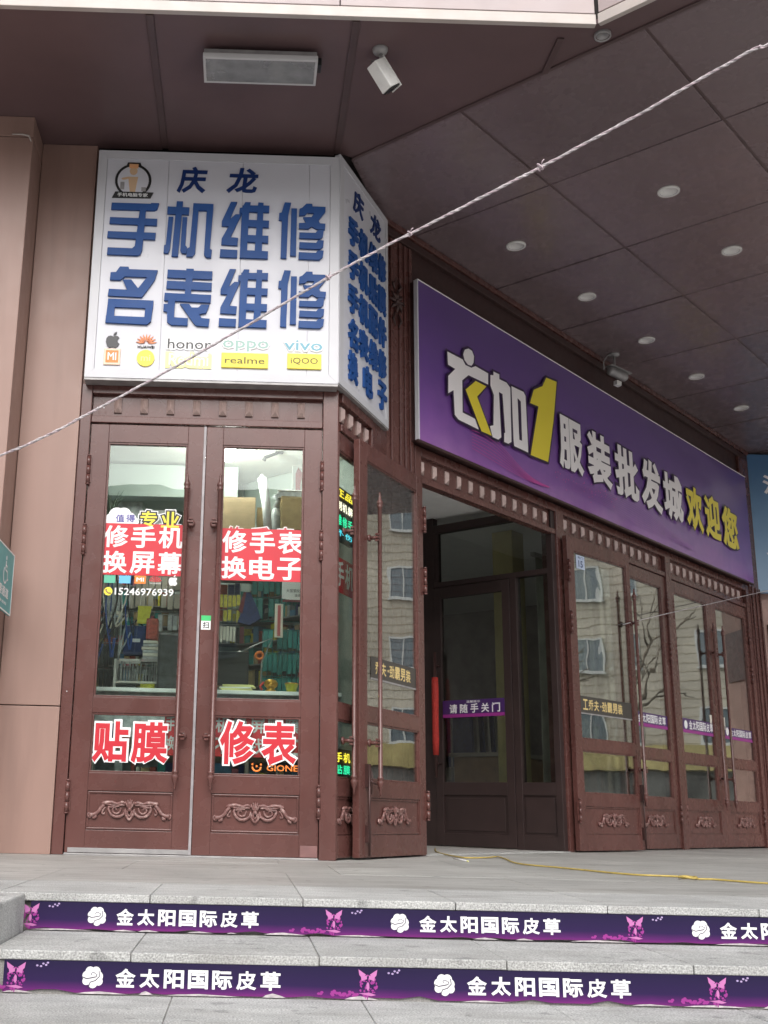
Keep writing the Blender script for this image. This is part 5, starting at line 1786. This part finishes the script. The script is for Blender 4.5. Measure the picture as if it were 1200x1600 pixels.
idr = thing('inner_door', 'dark inner door with a please close sign across its glass', 'door', (Qo - Vector((cos(QZ), sin(QZ), 0)) * 1.213)[:], QZ)
W_ = .785
for a, b_ in ((0, .075), (W_ - .075, W_)):
    part('stile', MB().box(a, b_, -.006, .046, .010, 2.28), D_, idr, .003)
for a, b_ in ((.010, .115), (.435, .545), (2.18, 2.28)):
    part('rail', MB().box(.075, W_ - .075, -.005, .045, a, b_), D_, idr, .003)
part('panel', MB().box(.075, W_ - .075, .01, .03, .115, .435), D_, idr)
part('panel_moulding', MB().box(.105, W_ - .105, .002, .0098, .14, .41), D_, idr, .006)
part('pane', MB().box(.075, W_ - .075, .017, .023, .545, 2.18), DARKGLASS, idr)
hn = part('handle', MB().tube([(.045, -.07, .58), (.045, -.07, 1.68)], .014, 10), BROWN_DARK, idr)
for z in (.70, 1.56):
    part('handle_bracket', MB().tube([(.045, -.07, z), (.045, -.006, z)], .010, 8), BROWN_DARK, hn)
part('red_wrap', MB().tube([(.045, -.07, .775), (.046, -.071, .9), (.044, -.07, 1.1), (.046, -.07, 1.3), (.045, -.07, 1.455)], [.026, .030, .029, .032, .029], 10), REDCLOTH, hn)
ns = part('notice_strip', MB().box(.085, W_ - .075, -.010, -.007, 1.10, 1.25), DECALPURPLE, idr)
part('strip_edge', MB().box(.085, W_ - .075, -.0112, -.0102, 1.10, 1.128), MAGENTA, ns)
b = MB()
for k, ch in enumerate('请随手关门'):
    letters(b, ch, .155 + .108 * k, .235 + .108 * k, 1.135, 1.215, -.0112, .02)
letters(b, '温馨提示', .33, .47, 1.222, 1.242, -.0112, .01)
part('lettering', b, WHITE, ns)

# things in the hall behind
t = thing('yellow_pillar', 'yellow painted pillar seen through the inner door glass', 'pillar', Rw(2.9, .95)[:], RZ)
part('shaft', MB().box(-.11, .11, -.11, .11, 0.12, 2.94), YPILLAR, t, .006)
part('plinth', MB().box(-.13, .13, -.13, .13, 0.004, .1195), BEIGEWALL, t, .004)
t = thing('wooden_counter', 'low wooden counter in the hall behind the right hand mall doors', 'counter', Rw(4.9, 1.9)[:], RZ)
part('body', MB().box(-1.1, 1.1, -.3, .3, .004, .86), WOODY, t, .006)
part('top', MB().box(-1.14, 1.14, -.34, .34, .8605, .90), BEIGEWALL, t, .004)


def clothes_rail(u, y, label, seed):
    t = thing('clothes_rail', label, 'rail', Rw(u, y)[:], RZ)
    part('rail', MB().tube([(-.6, 0, .01), (-.6, 0, 1.6), (.6, 0, 1.6), (.6, 0, .01)], .014, 8), GREYMET, t)
    r = random.Random(seed)
    cm_ = [NAVYC, DGREY, REDBOX, BEIGEWALL, CREAM]
    for k in range(9):
        x = -.5 + k * .125
        h = r.uniform(.65, .95)
        g_ = MB()
        g_.add([(x - .02, -.22, 1.50), (x + .02, -.22, 1.50), (x + .02, .22, 1.50), (x - .02, .22, 1.50), (x - .03, -.25, 1.55 - h), (x + .03, -.25, 1.55 - h), (x + .03, .25, 1.55 - h), (x - .03, .25, 1.55 - h),
                (x, 0, 1.585)], [(4, 5, 6, 7), (0, 4, 7, 3), (1, 2, 6, 5), (0, 1, 5, 4), (2, 3, 7, 6), (0, 8, 1), (1, 8, 2), (2, 8, 3), (3, 8, 0)])
        part('garment', g_, r.choice(cm_), t)
    return t


clothes_rail(3.4, 2.6, 'clothes rail of dark garments in the dim hall behind the second mall bay', 3)
clothes_rail(5.9, 3.2, 'clothes rail of garments in the dim hall behind the last mall doors', 4)

sc_ = thing('strip_curtain', 'pale plastic strip curtain hanging behind the first closed mall doors right of the doorway', 'curtain', Rw(3.25, .30)[:], RZ)
sm_ = MB().poly([(-.085, 0.02), (.085, 0.02), (.085, 2.5), (-.085, 2.5)], 0, .003).mesh('strip', mat('cloudy_plastic_strip', (.42, .43, .38), .2, var=.25, vscale=5, spec=.6))
for k in range(11):
    part('strip', sm_, None, sc_, 0, (-.95 + k * .19, rnd.uniform(-.012, .012), 0), (0, 0, rnd.uniform(-.35, .35)))
part('rail', MB().box(-1.05, 1.05, -.02, .02, 2.505, 2.54), GREYMET, sc_)

stk = thing('white_stick', 'tiny white stick lying on the landing beside the swung back door', 'stick', (1.36, 7.35, .004))
part('stick', MB().tube([(0, .20, 0), (.01, -.20, 0)], .004, 6), WHITE, stk)
part('tip', MB().tube([(.0101, -.2001, 0), (.0108, -.235, 0)], .0042, 6), PYELLOW, stk)


def goods_shelf(label, x0, x1, y, z0, levels, seed, rz=0.0, dz=.16):
    t = thing('goods_shelf', label, 'shelf', (x0, y, z0), rz)
    w = x1 - x0
    r = random.Random(seed)
    for l in range(levels):
        part('board', MB().box(0, w, -.07, .09, l * dz - .010, l * dz), GREYMET, t)
    mats_ = [CARD, NAVYC, CREAM, TEAL, REDBOX, GREYP, DGREY, YPACK, KRAFT, mat('sky_blue_carton', (.10, .26, .42), .5), mat('pink_carton', (.5, .16, .2), .5)]
    bins = [MB() for _ in mats_]
    for l in range(levels):
        x = .005
        while x < w - .03:
            bw = r.uniform(.018, .06)
            hh = r.uniform(.05, dz * .82)
            if r.random() < .93:
                r.choice(bins).box(x, min(x + bw, w), -.06 + r.uniform(0, .03), .05, l * dz + .001, l * dz + hh)
                if r.random() < .4 and hh < dz * .5:
                    r.choice(bins).box(x + .004, min(x + bw - .003, w), -.05, .04, l * dz + hh + .001, l * dz + hh + r.uniform(.01, dz * .3))
            x += bw + r.uniform(.001, .008)
    for b_, m_ in zip(bins, mats_):
        if b_.v:
            part('goods', b_, m_, t, kind='stuff')
    return t


goods_shelf('crowded shelf of small coloured goods along the back wall in the left pane', -1.30, -.42, 8.72, 1.0, 8, 21, 0, .155)
goods_shelf('crowded shelf of small coloured goods along the slanted wall behind the teal racks', .50, 1.20, 8.22, 1.0, 7, 22, radians(136), .165)
goods_shelf('narrow crowded shelf of goods between the two door panes', -.40, .06, 8.78, 1.0, 7, 23, 0, .17)
goods_shelf('low row of boxes under the counter behind the lower left pane', -.98, -.36, 7.26, .40, 2, 24, 0, .22)
goods_shelf('low row of boxes under the counter behind the lower right pane', -.22, .44, 7.26, .40, 2, 25, 0, .22)
cb = thing('cable_bundle', 'tangle of dark and pale cables hanging at the far left of the shop', 'cable', (-.98, 7.95, 1.95))
r = random.Random(31)
for m_ in (BLACK, GREYP, mat('blue_cable', (.03, .08, .3), .5), CREAM):
    b = MB()
    for k in range(5):
        x = r.uniform(-.12, .16)
        l = r.uniform(.35, .75)
        b.tube(dense([(x, r.uniform(-.03, .03), 0), (x + r.uniform(-.03, .03), r.uniform(-.03, .03), -l * .5), (x + r.uniform(-.04, .04), 0, -l), (x + .04, 0, -l * .8)], 5), .006, 5)
    part('cable', b, m_, cb, kind='stuff')
part('hook_bar', MB().tube([(-.2, 0, .0), (.22, 0, .0)], .006, 6), GREYMET, cb)

# ------------------------------------------------------------------ across the street (seen mirrored in the glass)
def far_building(loc, rz, w, h, storeys, nwin, label, m):
    t = thing('apartment_building', label, 'building', loc, rz, 'buildings across the street')
    part('wall', MB().box(-w / 2, w / 2, 0, 9, 0, h), m, t)
    part('cornice', MB().box(-w / 2 - .2, w / 2 + .2, -.25, 9, h + .001, h + .4), FRAMEW, t)
    sh_ = h / (storeys + .35)
    ws = .72
    fm = MB()
    fm.box(-.75, -.66, -.04, .06, 0, 1.7)
    fm.box(.66, .75, -.04, .06, 0, 1.7)
    fm.box(-.66, .66, -.04, .06, 1.61, 1.7)
    fm.box(-.66, .66, -.04, .06, 0, .09)
    fm.box(-.03, .03, -.035, .05, .09, 1.61)
    fm.box(-.85, .85, -.12, .05, -.08, -.001)
    fme = fm.mesh('window_frame', FRAMEW)
    pme = MB().box(-.66, .66, -.012, -.004, .09, 1.61).mesh('window', PANEDARK)
    for s in range(1, storeys):
        for k in range(nwin):
            x = -w / 2 + w * (k + .5) / nwin
            p = part('window', pme, None, t, 0, (x, 0, s * sh_ + .8))
            p.scale = (ws, 1, ws)
            part('window_frame', fme, None, p)
    lines = MB()
    for k in range(int(h / .30)):
        lines.box(-w / 2, w / 2, -.012, -.001, 3.4 + k * .30, 3.4 + k * .30 + .018) if 3.4 + k * .30 < h else None
    part('wall_courses', lines, mat('darker_brick_course', (.30, .26, .19), .9), t, kind='stuff')
    part('shopfront', MB().box(-w / 2 + .3, w / 2 - .3, -.06, -.002, .05, 2.5), SHOPDARK, t)
    part('shop_band', MB().box(-w / 2 + .2, w / 2 - .2, -.25, -.002, 2.55, 3.35), YBAND, t)
    return t


far_building((33, 19, -.70), radians(-62), 44, 19.0, 7, 15, 'beige apartment block with yellow shop band seen mirrored in the mall glass', BEIGEBRICK)
far_building((-4, -27, -.70), pi, 40, 12.0, 4, 13, 'beige apartment block straight across the street behind the viewer', BEIGEBRICK)


def bare_tree(loc, seed, h, label):
    r = random.Random(seed)
    t = thing('bare_tree', label, 'tree', loc, 0, 'bare street trees')
    tr, tw = MB(), MB()
    tr.tube([(0, 0, 0), (.05, .02, h * .25), (0, .05, h * .45)], [.16, .12, .09], 8)

    def br(p, d, l, rad, lev):
        q = p + d * l
        m_ = p + d * l * .5 + Vector((r.gauss(0, .05), r.gauss(0, .05), r.gauss(0, .03))) * l
        tw.tube([p, m_, q], [rad, rad * .8, rad * .6], 5)
        if lev < 4:
            for _ in range(3):
                nd = (d + Vector((r.gauss(0, .45), r.gauss(0, .45), r.gauss(.12, .3)))).normalized()
                br(p + (q - p) * r.uniform(.55, 1), nd, l * r.uniform(.55, .8), rad * .6, lev + 1)
    for k in range(5):
        a = k * 1.26 + r.uniform(-.3, .3)
        br(Vector((0, .04, h * r.uniform(.36, .45))), Vector((cos(a) * .6, sin(a) * .6, .8)).normalized(), h * .24, .06, 1)
    part('trunk', tr, BARK, t)
    part('crown', tw, BARK, t)
    return t


bare_tree((17.5, 11.0, -.70), 3, 6.0, 'bare street tree mirrored in the mall door glass')
bare_tree((20.0, 16.5, -.70), 4, 6.5, 'taller bare street tree farther up the street, mirrored in the glass')
